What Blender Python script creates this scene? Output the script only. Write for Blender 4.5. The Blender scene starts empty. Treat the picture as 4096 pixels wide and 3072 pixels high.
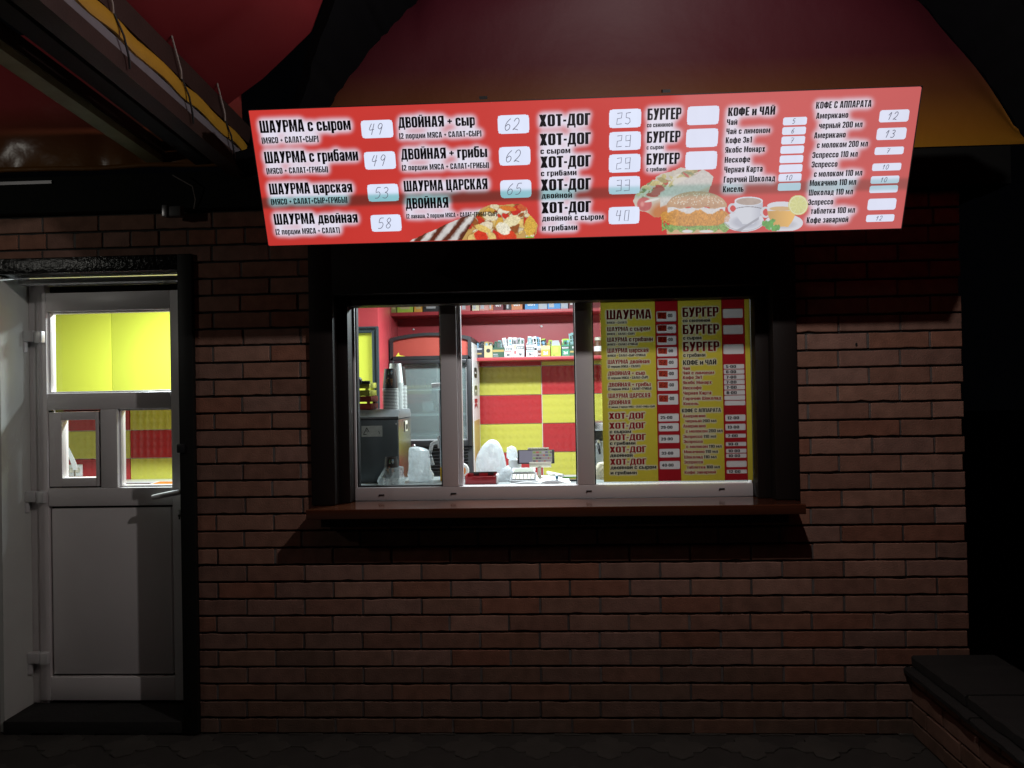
import bpy, bmesh, math, random
import numpy as np
from mathutils import Vector, Matrix, noise

random.seed(11)
rng = np.random.default_rng(5)
sc = bpy.context.scene
COL = sc.collection

# ------------------------------------------------------------------ camera, world, lights, exposure
CAM = np.array([0.1607918, -3.38281296, 1.48964896])
YAW, PITCH, ROLL = -0.04633455, 0.00895085, -0.01860534
FPX = 3100.0


def cam_axes():
    cy, sy, cp, sp = math.cos(YAW), math.sin(YAW), math.cos(PITCH), math.sin(PITCH)
    fw = np.array([sy * cp, cy * cp, sp])
    r = np.array([cy, -sy, 0.0])
    u = np.cross(r, fw)
    cr, sr = math.cos(ROLL), math.sin(ROLL)
    return fw, cr * r + sr * u, -sr * r + cr * u


FW, RT, UP = cam_axes()
camd = bpy.data.cameras.new('camera')
camd.sensor_width = 36.0
camd.lens = FPX / 4096 * 36.0
camd.clip_start = 0.05
camd.clip_end = 300
cam = bpy.data.objects.new('camera', camd)
COL.objects.link(cam)
cam.matrix_world = Matrix(((RT[0], UP[0], -FW[0], CAM[0]), (RT[1], UP[1], -FW[1], CAM[1]), (RT[2], UP[2], -FW[2], CAM[2]), (0, 0, 0, 1)))
sc.camera = cam

world = bpy.data.worlds.new('World')
sc.world = world
world.use_nodes = True
bg = world.node_tree.nodes['Background']
bg.inputs[0].default_value = (0.55, 0.6, 0.8, 1)      # night sky with a little town glow
bg.inputs[1].default_value = 0.0009

LAMP = Vector((0.62, -1.44, 2.76))
ld = bpy.data.lights.new('canopy_lamp_light', 'POINT')
ld.energy = 40
ld.color = (1.0, 0.93, 0.90)
ld.shadow_soft_size = 0.025
lo = bpy.data.objects.new('canopy_lamp_light', ld)
COL.objects.link(lo)
lo.location = LAMP


LAMP2 = Vector((-2.9, -1.5, 2.42))
ld2 = bpy.data.lights.new('canopy_lamp_light', 'POINT')
ld2.energy = 6.5
ld2.color = (1.0, 0.97, 0.88)
ld2.shadow_soft_size = 0.03
lo2 = bpy.data.objects.new('canopy_lamp_light', ld2)
COL.objects.link(lo2)
lo2.location = LAMP2


def area(name, loc, sx, sy, power, col=(0.86, 0.95, 1.0)):
    d = bpy.data.lights.new(name, 'AREA')
    d.shape = 'RECTANGLE'
    d.size, d.size_y, d.energy, d.color = sx, sy, power, col
    o = bpy.data.objects.new(name, d)
    COL.objects.link(o)
    o.location = loc
    return o


area('ceiling_light_tube', (0.05, 0.95, 2.215), 0.9, 0.16, 58)
area('ceiling_light_tube', (-1.95, 0.95, 2.215), 0.5, 0.16, 66)

sc.render.engine = 'CYCLES'
sc.view_settings.view_transform = 'Standard'
sc.view_settings.look = 'None'
sc.view_settings.exposure = 0.0
sc.view_settings.gamma = 1.0
sc.cycles.use_denoising = True
sc.cycles.max_bounces = 8
sc.cycles.transparent_max_bounces = 16
sc.cycles.sample_clamp_indirect = 4.0
sc.cycles.caustics_reflective = False
sc.cycles.caustics_refractive = False


# ------------------------------------------------------------------ measuring helper: a point of the photo at a known depth
def at(px, py, Y):
    d = FW + (px - 2048) / FPX * RT - (py - 1536) / FPX * UP
    return Vector(CAM + (Y - CAM[1]) / d[1] * d)


def s2l(c):
    return tuple(((x / 255) / 12.92 if x / 255 <= 0.04045 else ((x / 255 + 0.055) / 1.055) ** 2.4) for x in c)


# ------------------------------------------------------------------ materials
def nodes_of(name):
    m = bpy.data.materials.new(name)
    m.use_nodes = True
    nt = m.node_tree
    return m, nt, nt.nodes['Principled BSDF']


def mat(name, col, rough=0.6, metal=0.0, var=0.12, vscale=14.0, bump=0.0, bscale=120.0, spec=0.5, stretch=(1, 1, 1), coat=0.0):
    m, nt, b = nodes_of(name)
    L, N = nt.links, nt.nodes
    tc = N.new('ShaderNodeTexCoord')
    mp = N.new('ShaderNodeMapping')
    mp.inputs['Scale'].default_value = stretch
    L.new(tc.outputs['Object'], mp.inputs['Vector'])
    nz = N.new('ShaderNodeTexNoise')
    nz.inputs['Scale'].default_value = vscale
    nz.inputs['Detail'].default_value = 5
    L.new(mp.outputs[0], nz.inputs['Vector'])
    mx = N.new('ShaderNodeMix')
    mx.data_type = 'RGBA'
    mx.inputs[6].default_value = tuple(max(0, c * (1 - var)) for c in col) + (1,)
    mx.inputs[7].default_value = tuple(min(1, c * (1 + var)) for c in col) + (1,)
    L.new(nz.outputs[0], mx.inputs[0])
    L.new(mx.outputs[2], b.inputs['Base Color'])
    b.inputs['Roughness'].default_value = rough
    b.inputs['Metallic'].default_value = metal
    b.inputs['Specular IOR Level'].default_value = spec
    if coat:
        b.inputs['Coat Weight'].default_value = coat
        b.inputs['Coat Roughness'].default_value = 0.12
    if bump:
        n2 = N.new('ShaderNodeTexNoise')
        n2.inputs['Scale'].default_value = bscale
        n2.inputs['Detail'].default_value = 6
        L.new(mp.outputs[0], n2.inputs['Vector'])
        bp = N.new('ShaderNodeBump')
        bp.inputs['Strength'].default_value = bump
        bp.inputs['Distance'].default_value = 0.004
        L.new(n2.outputs[0], bp.inputs['Height'])
        L.new(bp.outputs[0], b.inputs['Normal'])
    return m


def vcol_mat(name, rough=0.6, spec=0.5, bump=0.0, bscale=90, var=0.0, vscale=30):
    m, nt, b = nodes_of(name)
    L, N = nt.links, nt.nodes
    a = N.new('ShaderNodeAttribute')
    a.attribute_name = 'Col'
    out = a.outputs['Color']
    if var:
        tc = N.new('ShaderNodeTexCoord')
        nz = N.new('ShaderNodeTexNoise')
        nz.inputs['Scale'].default_value = vscale
        nz.inputs['Detail'].default_value = 6
        L.new(tc.outputs['Object'], nz.inputs['Vector'])
        mr = N.new('ShaderNodeMapRange')
        mr.inputs[3].default_value = 1 - var
        mr.inputs[4].default_value = 1 + var
        mr.inputs[1].default_value = 0.3
        mr.inputs[2].default_value = 0.7
        L.new(nz.outputs[0], mr.inputs[0])
        mx = N.new('ShaderNodeMix')
        mx.data_type = 'RGBA'
        mx.blend_type = 'MULTIPLY'
        mx.inputs[0].default_value = 1
        L.new(out, mx.inputs[6])
        L.new(mr.outputs[0], mx.inputs[7])
        out = mx.outputs[2]
    L.new(out, b.inputs['Base Color'])
    b.inputs['Roughness'].default_value = rough
    b.inputs['Specular IOR Level'].default_value = spec
    if bump:
        tc = N.new('ShaderNodeTexCoord')
        n2 = N.new('ShaderNodeTexNoise')
        n2.inputs['Scale'].default_value = bscale
        n2.inputs['Detail'].default_value = 8
        L.new(tc.outputs['Object'], n2.inputs['Vector'])
        bp = N.new('ShaderNodeBump')
        bp.inputs['Strength'].default_value = bump
        bp.inputs['Distance'].default_value = 0.004
        L.new(n2.outputs[0], bp.inputs['Height'])
        L.new(bp.outputs[0], b.inputs['Normal'])
    return m


def lit_mat(name, strength=1.0, col=None):
    """a backlit film: it gives off light itself and has a weak gloss"""
    m, nt, b = nodes_of(name)
    L, N = nt.links, nt.nodes
    b.inputs['Base Color'].default_value = (0.02, 0.02, 0.02, 1)
    b.inputs['Roughness'].default_value = 0.35
    b.inputs['Emission Strength'].default_value = strength
    if col is None:
        a = N.new('ShaderNodeAttribute')
        a.attribute_name = 'Col'
        L.new(a.outputs['Color'], b.inputs['Emission Color'])
    else:
        b.inputs['Emission Color'].default_value = tuple(col) + (1,)
    return m


def glass_mat(name, tint=(1, 1, 1), refl=0.05):
    m, nt, b = nodes_of(name)
    L, N = nt.links, nt.nodes
    N.remove(b)
    t = N.new('ShaderNodeBsdfTransparent')
    t.inputs[0].default_value = tuple(tint) + (1,)
    g = N.new('ShaderNodeBsdfGlossy')
    g.inputs['Roughness'].default_value = 0.02
    lw = N.new('ShaderNodeLayerWeight')
    lw.inputs[0].default_value = 0.15
    mr = N.new('ShaderNodeMapRange')
    mr.inputs[3].default_value = refl
    mr.inputs[4].default_value = 0.6
    L.new(lw.outputs['Fresnel'], mr.inputs[0])
    mx = N.new('ShaderNodeMixShader')
    L.new(mr.outputs[0], mx.inputs[0])
    L.new(t.outputs[0], mx.inputs[1])
    L.new(g.outputs[0], mx.inputs[2])
    L.new(mx.outputs[0], N['Material Output'].inputs[0])
    return m


def film_mat(name, col, clear=0.35, rough=0.22, bump=0.5):
    """thin crinkled plastic film"""
    m, nt, b = nodes_of(name)
    L, N = nt.links, nt.nodes
    b.inputs['Base Color'].default_value = tuple(col) + (1,)
    b.inputs['Roughness'].default_value = rough
    b.inputs['Subsurface Weight'].default_value = 0.0
    tc = N.new('ShaderNodeTexCoord')
    n2 = N.new('ShaderNodeTexNoise')
    n2.inputs['Scale'].default_value = 15
    n2.inputs['Detail'].default_value = 3
    n2.inputs['Distortion'].default_value = 2.2
    L.new(tc.outputs['Object'], n2.inputs['Vector'])
    ad = N.new('ShaderNodeMix')
    ad.data_type = 'VECTOR'
    ad.inputs[0].default_value = 0.10
    L.new(tc.outputs['Object'], ad.inputs[4])
    L.new(n2.outputs['Color'], ad.inputs[5])
    mp = N.new('ShaderNodeMapping')
    mp.inputs['Scale'].default_value = (1.0, 1.0, 0.28)
    mp.inputs['Rotation'].default_value = (0.3, 0.5, 0.0)
    L.new(ad.outputs[1], mp.inputs['Vector'])
    vo = N.new('ShaderNodeTexNoise')
    vo.inputs['Scale'].default_value = 46
    vo.inputs['Detail'].default_value = 2
    vo.inputs['Distortion'].default_value = 0.8
    L.new(mp.outputs[0], vo.inputs['Vector'])
    bp = N.new('ShaderNodeBump')
    bp.inputs['Strength'].default_value = min(1, bump * 2.2)
    bp.inputs['Distance'].default_value = 0.006
    L.new(vo.outputs[0], bp.inputs['Height'])
    b.inputs['Coat Weight'].default_value = 0.6
    b.inputs['Coat Roughness'].default_value = 0.1
    L.new(bp.outputs[0], b.inputs['Normal'])
    tl = N.new('ShaderNodeBsdfTranslucent')
    tl.inputs[0].default_value = tuple(col) + (1,)
    L.new(bp.outputs[0], tl.inputs['Normal'])
    m0 = N.new('ShaderNodeMixShader')
    m0.inputs[0].default_value = 0.55
    L.new(b.outputs[0], m0.inputs[1])
    L.new(tl.outputs[0], m0.inputs[2])
    t = N.new('ShaderNodeBsdfTransparent')
    mx = N.new('ShaderNodeMixShader')
    cr = N.new('ShaderNodeMapRange')
    cr.inputs[1].default_value = 0.35
    cr.inputs[2].default_value = 0.65
    cr.inputs[3].default_value = max(0, clear - 0.18)
    cr.inputs[4].default_value = min(1, clear + 0.18)
    L.new(n2.outputs[0], cr.inputs[0])
    L.new(cr.outputs[0], mx.inputs[0])
    L.new(m0.outputs[0], mx.inputs[1])
    L.new(t.outputs[0], mx.inputs[2])
    L.new(mx.outputs[0], N['Material Output'].inputs[0])
    return m


def see_through(m, amount):
    """a thin sheet that lets part of the light from behind come through"""
    nt = m.node_tree
    L, N = nt.links, nt.nodes
    b = N['Principled BSDF']
    t = N.new('ShaderNodeBsdfTranslucent')
    src = b.inputs['Base Color']
    if src.links:
        L.new(src.links[0].from_socket, t.inputs[0])
    else:
        t.inputs[0].default_value = src.default_value
    mx = N.new('ShaderNodeMixShader')
    mx.inputs[0].default_value = amount
    L.new(b.outputs[0], mx.inputs[1])
    L.new(t.outputs[0], mx.inputs[2])
    L.new(mx.outputs[0], N['Material Output'].inputs[0])
    return m


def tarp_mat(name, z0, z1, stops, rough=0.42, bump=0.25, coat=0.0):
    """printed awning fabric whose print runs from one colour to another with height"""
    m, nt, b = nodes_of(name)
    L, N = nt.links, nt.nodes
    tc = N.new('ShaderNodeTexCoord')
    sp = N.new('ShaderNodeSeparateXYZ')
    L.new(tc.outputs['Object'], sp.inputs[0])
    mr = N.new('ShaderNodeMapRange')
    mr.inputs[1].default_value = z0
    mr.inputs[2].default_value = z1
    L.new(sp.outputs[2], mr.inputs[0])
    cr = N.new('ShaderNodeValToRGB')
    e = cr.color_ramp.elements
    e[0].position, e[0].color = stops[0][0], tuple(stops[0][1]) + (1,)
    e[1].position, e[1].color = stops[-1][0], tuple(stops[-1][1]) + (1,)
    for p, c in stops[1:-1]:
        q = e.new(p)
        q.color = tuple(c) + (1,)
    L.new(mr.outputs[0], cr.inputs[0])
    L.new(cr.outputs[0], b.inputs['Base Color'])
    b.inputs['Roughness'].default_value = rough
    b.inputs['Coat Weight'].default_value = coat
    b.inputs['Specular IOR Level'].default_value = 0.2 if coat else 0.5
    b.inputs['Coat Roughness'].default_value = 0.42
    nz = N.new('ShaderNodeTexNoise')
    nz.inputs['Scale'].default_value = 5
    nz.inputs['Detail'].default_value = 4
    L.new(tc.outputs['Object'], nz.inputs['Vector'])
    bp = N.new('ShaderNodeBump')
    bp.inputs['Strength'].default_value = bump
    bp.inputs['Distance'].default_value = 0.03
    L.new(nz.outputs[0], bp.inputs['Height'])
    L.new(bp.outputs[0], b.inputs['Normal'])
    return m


M = {}
M['brick'] = vcol_mat('brick', 0.85, 0.3, 0.6, 150, 0.19, 17)
M['mortar'] = mat('mortar', (0.05, 0.046, 0.042), 0.95, var=0.35, vscale=40, bump=0.8, bscale=180)
M['perpend'] = mat('perpend_mortar', (0.15, 0.13, 0.12), 0.95, var=0.3, vscale=40, bump=0.8, bscale=180)
M['plaster'] = mat('white_plaster', (0.68, 0.70, 0.66), 0.8, var=0.1, vscale=6, bump=0.15)
M['pvc'] = mat('white_pvc', (0.72, 0.69, 0.70), 0.32, var=0.04, vscale=5, bump=0.02)
M['pvcd'] = mat('door_pvc', (0.84, 0.80, 0.80), 0.36, var=0.05, vscale=4, bump=0.02)
M['gasket'] = mat('black_gasket', (0.012, 0.012, 0.013), 0.6)
M['trim'] = mat('dark_brown_trim', (0.013, 0.0085, 0.0075), 0.6, var=0.25, vscale=9, spec=0.25, stretch=(1, 1, 0.1), bump=0.1)
M['shelf'] = mat('varnished_wood', (0.090, 0.027, 0.012), 0.16, var=0.35, vscale=26, stretch=(0.12, 1, 3), bump=0.03, coat=0.6)
M['blackpaint'] = mat('black_gloss_paint', (0.012, 0.012, 0.011), 0.2, var=0.2, bump=0.9, bscale=70)
M['steeldark'] = mat('dark_painted_steel', (0.009, 0.009, 0.010), 0.75, var=0.3, vscale=12, bump=0.15)
M['ribdark'] = mat('black_rib_cloth', (0.0035, 0.0038, 0.0050), 0.9, var=0.3, spec=0.1)
M['satin'] = mat('satin_white_metal', (0.78, 0.78, 0.78), 0.4, 0.25, var=0.03)
M['fasc'] = mat('dull_black_board', (0.009, 0.010, 0.0095), 0.85, var=0.3, vscale=8, spec=0.2)
M['blackmatt'] = mat('black_frame_paint', (0.010, 0.010, 0.009), 0.5, var=0.3, spec=0.3)
M['brownsteel'] = mat('brown_primer_steel', (0.036, 0.018, 0.015), 0.55, var=0.4, vscale=10, bump=0.3)
M['greystrip'] = mat('grey_banner_edge', (0.17, 0.16, 0.18), 0.55, var=0.25, vscale=14)
M['yellowstrip'] = mat('dirty_yellow_strip', (0.34, 0.33, 0.17), 0.5, var=0.5, vscale=9)
M['hem'] = mat('yellow_tarp_hem', (0.46, 0.25, 0.025), 0.5, var=0.2, vscale=16, bump=0.4, bscale=40)
M['cord'] = mat('grey_cord', (0.30, 0.26, 0.24), 0.8)
M['cordk'] = mat('black_cord', (0.012, 0.012, 0.012), 0.7)
M['concrete'] = mat('dark_concrete', (0.019, 0.0185, 0.017), 0.9, var=0.4, vscale=9, bump=0.6, bscale=60)
M['paver'] = mat('grey_paving', (0.056, 0.052, 0.044), 0.9, var=0.4, vscale=7, bump=0.6, bscale=70)
M['paverlow'] = mat('paving_joint', (0.040, 0.037, 0.032), 0.95, var=0.3, vscale=11, bump=0.5)
M['soil'] = mat('asphalt', (0.05, 0.05, 0.048), 0.95, var=0.3, vscale=5, bump=0.4)
M['chrome'] = mat('satin_metal', (0.62, 0.62, 0.62), 0.28, 1.0, var=0.05)
M['whiteplastic'] = mat('white_plastic', (0.80, 0.82, 0.82), 0.35, var=0.04)
M['glass'] = glass_mat('window_glass', (0.97, 0.99, 0.98), 0.035)
M['fglass'] = glass_mat('fridge_glass', (0.80, 0.90, 0.90), 0.10)
_nt = M['fglass'].node_tree                                # pale haze mixed in for reflections on the fridge door
_d = _nt.nodes.new('ShaderNodeBsdfDiffuse')
_d.inputs[0].default_value = (0.42, 0.50, 0.50, 1)
_m = _nt.nodes.new('ShaderNodeMixShader')
_m.inputs[0].default_value = 0.26
_o = _nt.nodes['Material Output']
_nt.links.new(_o.inputs[0].links[0].from_socket, _m.inputs[1])
_nt.links.new(_d.outputs[0], _m.inputs[2])
_nt.links.new(_m.outputs[0], _o.inputs[0])
M['redlam'] = mat('red_laminate', (0.42, 0.046, 0.056), 0.38, var=0.08, vscale=4, bump=0.03)
M['reddark'] = mat('red_plastic', (0.30, 0.012, 0.018), 0.35, var=0.1)
M['yellowlam'] = mat('yellow_laminate', (0.76, 0.80, 0.085), 0.4, var=0.04, vscale=3)
M['ceil'] = mat('white_ceiling', (0.75, 0.75, 0.73), 0.8)
M['ifloor'] = mat('grey_floor_tile', (0.3, 0.29, 0.28), 0.5)
M['black'] = mat('black_plastic', (0.018, 0.019, 0.021), 0.4, var=0.2)
M['charcoal'] = mat('charcoal_moulding', (0.035, 0.050, 0.058), 0.38, var=0.25, vscale=20, stretch=(1, 1, 0.2))
M['orange'] = mat('orange_red_panel', (0.32, 0.055, 0.040), 0.4, var=0.12, vscale=5)
M['fridgein'] = mat('fridge_lining', (0.34, 0.41, 0.41), 0.45, var=0.2, vscale=9)
M['greymet'] = mat('grey_hammered_metal', (0.105, 0.125, 0.135), 0.4, 0.3, var=0.12, vscale=5)
M['greymetl'] = mat('grey_metal_lid', (0.17, 0.18, 0.19), 0.38, 0.3, var=0.1, vscale=6)
M['brush'] = mat('brushed_steel', (0.60, 0.60, 0.60), 0.22, 1.0, var=0.1, vscale=30, stretch=(1, 1, 0.05))
M['crate_y'] = mat('yellow_green_painted_wood', (0.42, 0.42, 0.05), 0.7, var=0.25, vscale=20, bump=0.3)
M['crate_r'] = mat('red_painted_wood', (0.27, 0.030, 0.022), 0.7, var=0.25, vscale=20, bump=0.3)
M['cupwhite'] = mat('white_paper_cup', (0.80, 0.83, 0.82), 0.5, var=0.03)
M['cupdark'] = mat('dark_brown_cup', (0.025, 0.018, 0.016), 0.45, var=0.3)
M['filmw'] = film_mat('white_plastic_film', (0.86, 0.91, 0.93), 0.12, 0.16, 0.16)
M['filmc'] = film_mat('clear_plastic_film', (0.75, 0.84, 0.86), 0.62, 0.12, 0.35)
M['paper'] = mat('white_paper', (0.80, 0.82, 0.82), 0.7, var=0.03, bump=0.1, bscale=60)
M['cream'] = mat('cream_plastic', (0.66, 0.63, 0.52), 0.45, var=0.06)
M['lgrey'] = mat('light_grey_plastic', (0.50, 0.53, 0.55), 0.4, var=0.06)
M['screen_grey'] = lit_mat('screen_grey', 1.0, (0.16, 0.16, 0.21))
M['screen_light'] = lit_mat('screen_light', 1.0, (0.24, 0.26, 0.22))
M['yellowp'] = mat('yellow_plastic', (0.75, 0.45, 0.03), 0.4)
M['counter'] = mat('steel_worktop', (0.30, 0.33, 0.33), 0.35, 0.2, var=0.1)
M['teal'] = mat('steel_blue_plastic', (0.06, 0.20, 0.30), 0.3)
M['green'] = mat('green_pencil', (0.10, 0.35, 0.05), 0.5)
M['orangeboard'] = mat('orange_board', (0.75, 0.25, 0.04), 0.5)
M['print'] = vcol_mat('colour_print', 0.5, 0.4)
M['board'] = vcol_mat('menu_board_print', 0.4, 0.4)
M['backlit'] = lit_mat('backlit_film', 1.0)
M['letter'] = mat('black_print', (0.012, 0.010, 0.014), 0.45, var=0.0)
M['ink'] = lit_mat('pencil_ink', 1.0, (0.115, 0.115, 0.165))
M['board_red'] = mat('dark_red_print', (0.46, 0.016, 0.022), 0.45, var=0.0)
M['board_black'] = mat('board_black_print', (0.010, 0.009, 0.010), 0.45, var=0.0)
M['board_white'] = mat('board_white_print', (0.82, 0.80, 0.80), 0.4, var=0.02)
M['board_strip'] = mat('board_red_strip', (0.42, 0.014, 0.022), 0.4, var=0.05)
M['sticker'] = mat('orange_red_sticker', (0.72, 0.075, 0.035), 0.5, var=0.06)
M['caseblack'] = mat('lightbox_case', (0.035, 0.03, 0.03), 0.4, var=0.2)
M['alu'] = mat('thin_aluminium_edge', (0.35, 0.34, 0.35), 0.35, 0.9, var=0.1)
M['ceramic'] = mat('white_ceramic', (0.75, 0.73, 0.68), 0.25)
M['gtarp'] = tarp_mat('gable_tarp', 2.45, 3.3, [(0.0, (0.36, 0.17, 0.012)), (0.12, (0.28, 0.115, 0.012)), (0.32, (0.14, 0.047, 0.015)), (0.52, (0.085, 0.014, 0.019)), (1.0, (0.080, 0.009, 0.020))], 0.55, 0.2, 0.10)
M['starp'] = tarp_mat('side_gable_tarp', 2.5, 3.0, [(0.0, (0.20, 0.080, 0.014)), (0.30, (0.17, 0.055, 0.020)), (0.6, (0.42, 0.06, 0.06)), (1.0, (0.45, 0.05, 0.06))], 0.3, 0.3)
M['vtarp'] = tarp_mat('vault_tarp', 2.4, 3.6, [(0.0, (0.23, 0.017, 0.022)), (1.0, (0.23, 0.017, 0.025))], 0.6, 0.15)


for k_ in ('board', 'board_red', 'board_white', 'board_strip'):
    see_through(M[k_], 0.10)
see_through(M['sticker'], 0.25)


def colmat(name, c, rough=0.5):
    k = 'c_' + name
    if k not in M:
        M[k] = mat(name, c, rough, var=0.08, vscale=25)
    return M[k]


# ------------------------------------------------------------------ mesh building
class B:
    def __init__(s):
        s.bm = bmesh.new()

    def box(s, x0, x1, y0, y1, z0, z1, bev=0.0, mx=None):
        vs = [s.bm.verts.new(p) for p in ((x0, y0, z0), (x1, y0, z0), (x1, y1, z0), (x0, y1, z0), (x0, y0, z1), (x1, y0, z1), (x1, y1, z1), (x0, y1, z1))]
        fs = [s.bm.faces.new([vs[i] for i in q]) for q in ((0, 3, 2, 1), (4, 5, 6, 7), (0, 1, 5, 4), (1, 2, 6, 5), (2, 3, 7, 6), (3, 0, 4, 7))]
        if bev > 0:
            es = list({e for f in fs for e in f.edges})
            r = bmesh.ops.bevel(s.bm, geom=es, offset=bev, segments=2, profile=0.5, affect='EDGES')
            vs = list({v for f in r['faces'] for v in f.verts} | {v for v in vs if v.is_valid})
        if mx is not None:
            bmesh.ops.transform(s.bm, matrix=mx, verts=[v for v in vs if v.is_valid])
        return s

    def rings(s, rings, cap0=True, cap1=True, closed=True):
        vr = [[s.bm.verts.new(p) for p in r] for r in rings]
        n = len(vr[0])
        for a, b in zip(vr[:-1], vr[1:]):
            for i in range(n if closed else n - 1):
                j = (i + 1) % n
                s.bm.faces.new((a[i], a[j], b[j], b[i]))
        if closed and cap0:
            s.bm.faces.new(list(reversed(vr[0])))
        if closed and cap1:
            s.bm.faces.new(vr[-1])
        return s

    def lathe(s, prof, c=(0, 0, 0), seg=28, cap0=True, cap1=True, mx=None):
        rr = []
        for r, z in prof:
            ring = [Vector((r * math.cos(2 * math.pi * k / seg), r * math.sin(2 * math.pi * k / seg), z)) for k in range(seg)]
            if mx is not None:
                ring = [mx @ p for p in ring]
            rr.append([p + Vector(c) for p in ring])
        return s.rings(rr, cap0, cap1)

    def tube(s, pts, rad, seg=8):
        pts = [Vector(p) for p in pts]
        rr = []
        for i, p in enumerate(pts):
            t = (pts[min(i + 1, len(pts) - 1)] - pts[max(i - 1, 0)]).normalized()
            a = t.cross(Vector((0, 0, 1)))
            if a.length < 1e-3:
                a = t.cross(Vector((1, 0, 0)))
            a.normalize()
            b = t.cross(a)
            r = rad[i] if isinstance(rad, (list, tuple)) else rad
            rr.append([p + a * r * math.cos(2 * math.pi * k / seg) + b * r * math.sin(2 * math.pi * k / seg) for k in range(seg)])
        return s.rings(rr)

    def prism(s, poly, d):
        """extrude a polygon (list of 3-D points) by vector d"""
        d = Vector(d)
        return s.rings([[Vector(p) for p in poly], [Vector(p) + d for p in poly]])

    def grid(s, pts):
        vr = [[s.bm.verts.new(p) for p in r] for r in pts]
        for a, b in zip(vr[:-1], vr[1:]):
            for i in range(len(a) - 1):
                s.bm.faces.new((a[i], a[i + 1], b[i + 1], b[i]))
        return s

    def build(s, name, m, parent=None, angle=35, recalc=True):
        if recalc:
            bmesh.ops.recalc_face_normals(s.bm, faces=s.bm.faces)
        me = bpy.data.meshes.new(name)
        s.bm.to_mesh(me)
        s.bm.free()
        return finish(name, me, m, parent, angle)


def finish(name, me, m, parent=None, angle=35):
    me.materials.append(m)
    if angle is None:
        me.polygons.foreach_set('use_smooth', [False] * len(me.polygons))
    else:
        me.polygons.foreach_set('use_smooth', [True] * len(me.polygons))
        me.set_sharp_from_angle(angle=math.radians(angle))
    o = bpy.data.objects.new(name, me)
    COL.objects.link(o)
    if parent is not None:
        o.parent = parent
        if parent.type == 'EMPTY':
            o.matrix_parent_inverse = Matrix.Translation(-parent.location)
    return o


def raw(name, verts, faces, m, parent=None, cols=None, angle=None):
    me = bpy.data.meshes.new(name)
    verts = np.asarray(verts, dtype=np.float32)
    me.vertices.add(len(verts))
    me.vertices.foreach_set('co', verts.ravel())
    faces = np.asarray(faces, dtype=np.int32)
    k = faces.shape[1]
    me.loops.add(faces.size)
    me.loops.foreach_set('vertex_index', faces.ravel())
    me.polygons.add(len(faces))
    me.polygons.foreach_set('loop_start', np.arange(0, faces.size, k, dtype=np.int32))
    me.polygons.foreach_set('loop_total', np.full(len(faces), k, dtype=np.int32))
    me.update(calc_edges=True)
    if cols is not None:
        a = me.color_attributes.new('Col', 'FLOAT_COLOR', 'POINT')
        c = np.ones((len(verts), 4), dtype=np.float32)
        c[:, :3] = cols
        a.data.foreach_set('color', c.ravel())
    return finish(name, me, m, parent, angle)


def tag(o, label, cat, group=None, kind=None):
    if label:
        o['label'] = label
    if cat:
        o['category'] = cat
    if group:
        o['group'] = group
    if kind:
        o['kind'] = kind
    return o


def thing(name, label, cat, loc=(0, 0, 0), group=None):
    o = bpy.data.objects.new(name, None)
    COL.objects.link(o)
    o.empty_display_size = 0.05
    o.location = loc
    return tag(o, label, cat, group)


def copy_tree(o, parent=None):
    c = o.copy()
    COL.objects.link(c)
    if parent is not None:
        c.parent = parent
    for ch in list(o.children):
        copy_tree(ch, c)
    return c


def mono(o, label, cat, group=None):
    """a one-mesh thing: put its origin at its own base"""
    me = o.data
    co = np.empty(len(me.vertices) * 3, dtype=np.float32)
    me.vertices.foreach_get('co', co)
    co = co.reshape(-1, 3)
    c = np.array([(co[:, 0].min() + co[:, 0].max()) / 2, (co[:, 1].min() + co[:, 1].max()) / 2, co[:, 2].min()])
    me.vertices.foreach_set('co', (co - c).astype(np.float32).ravel())
    o.location = c
    return tag(o, label, cat, group)


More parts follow.
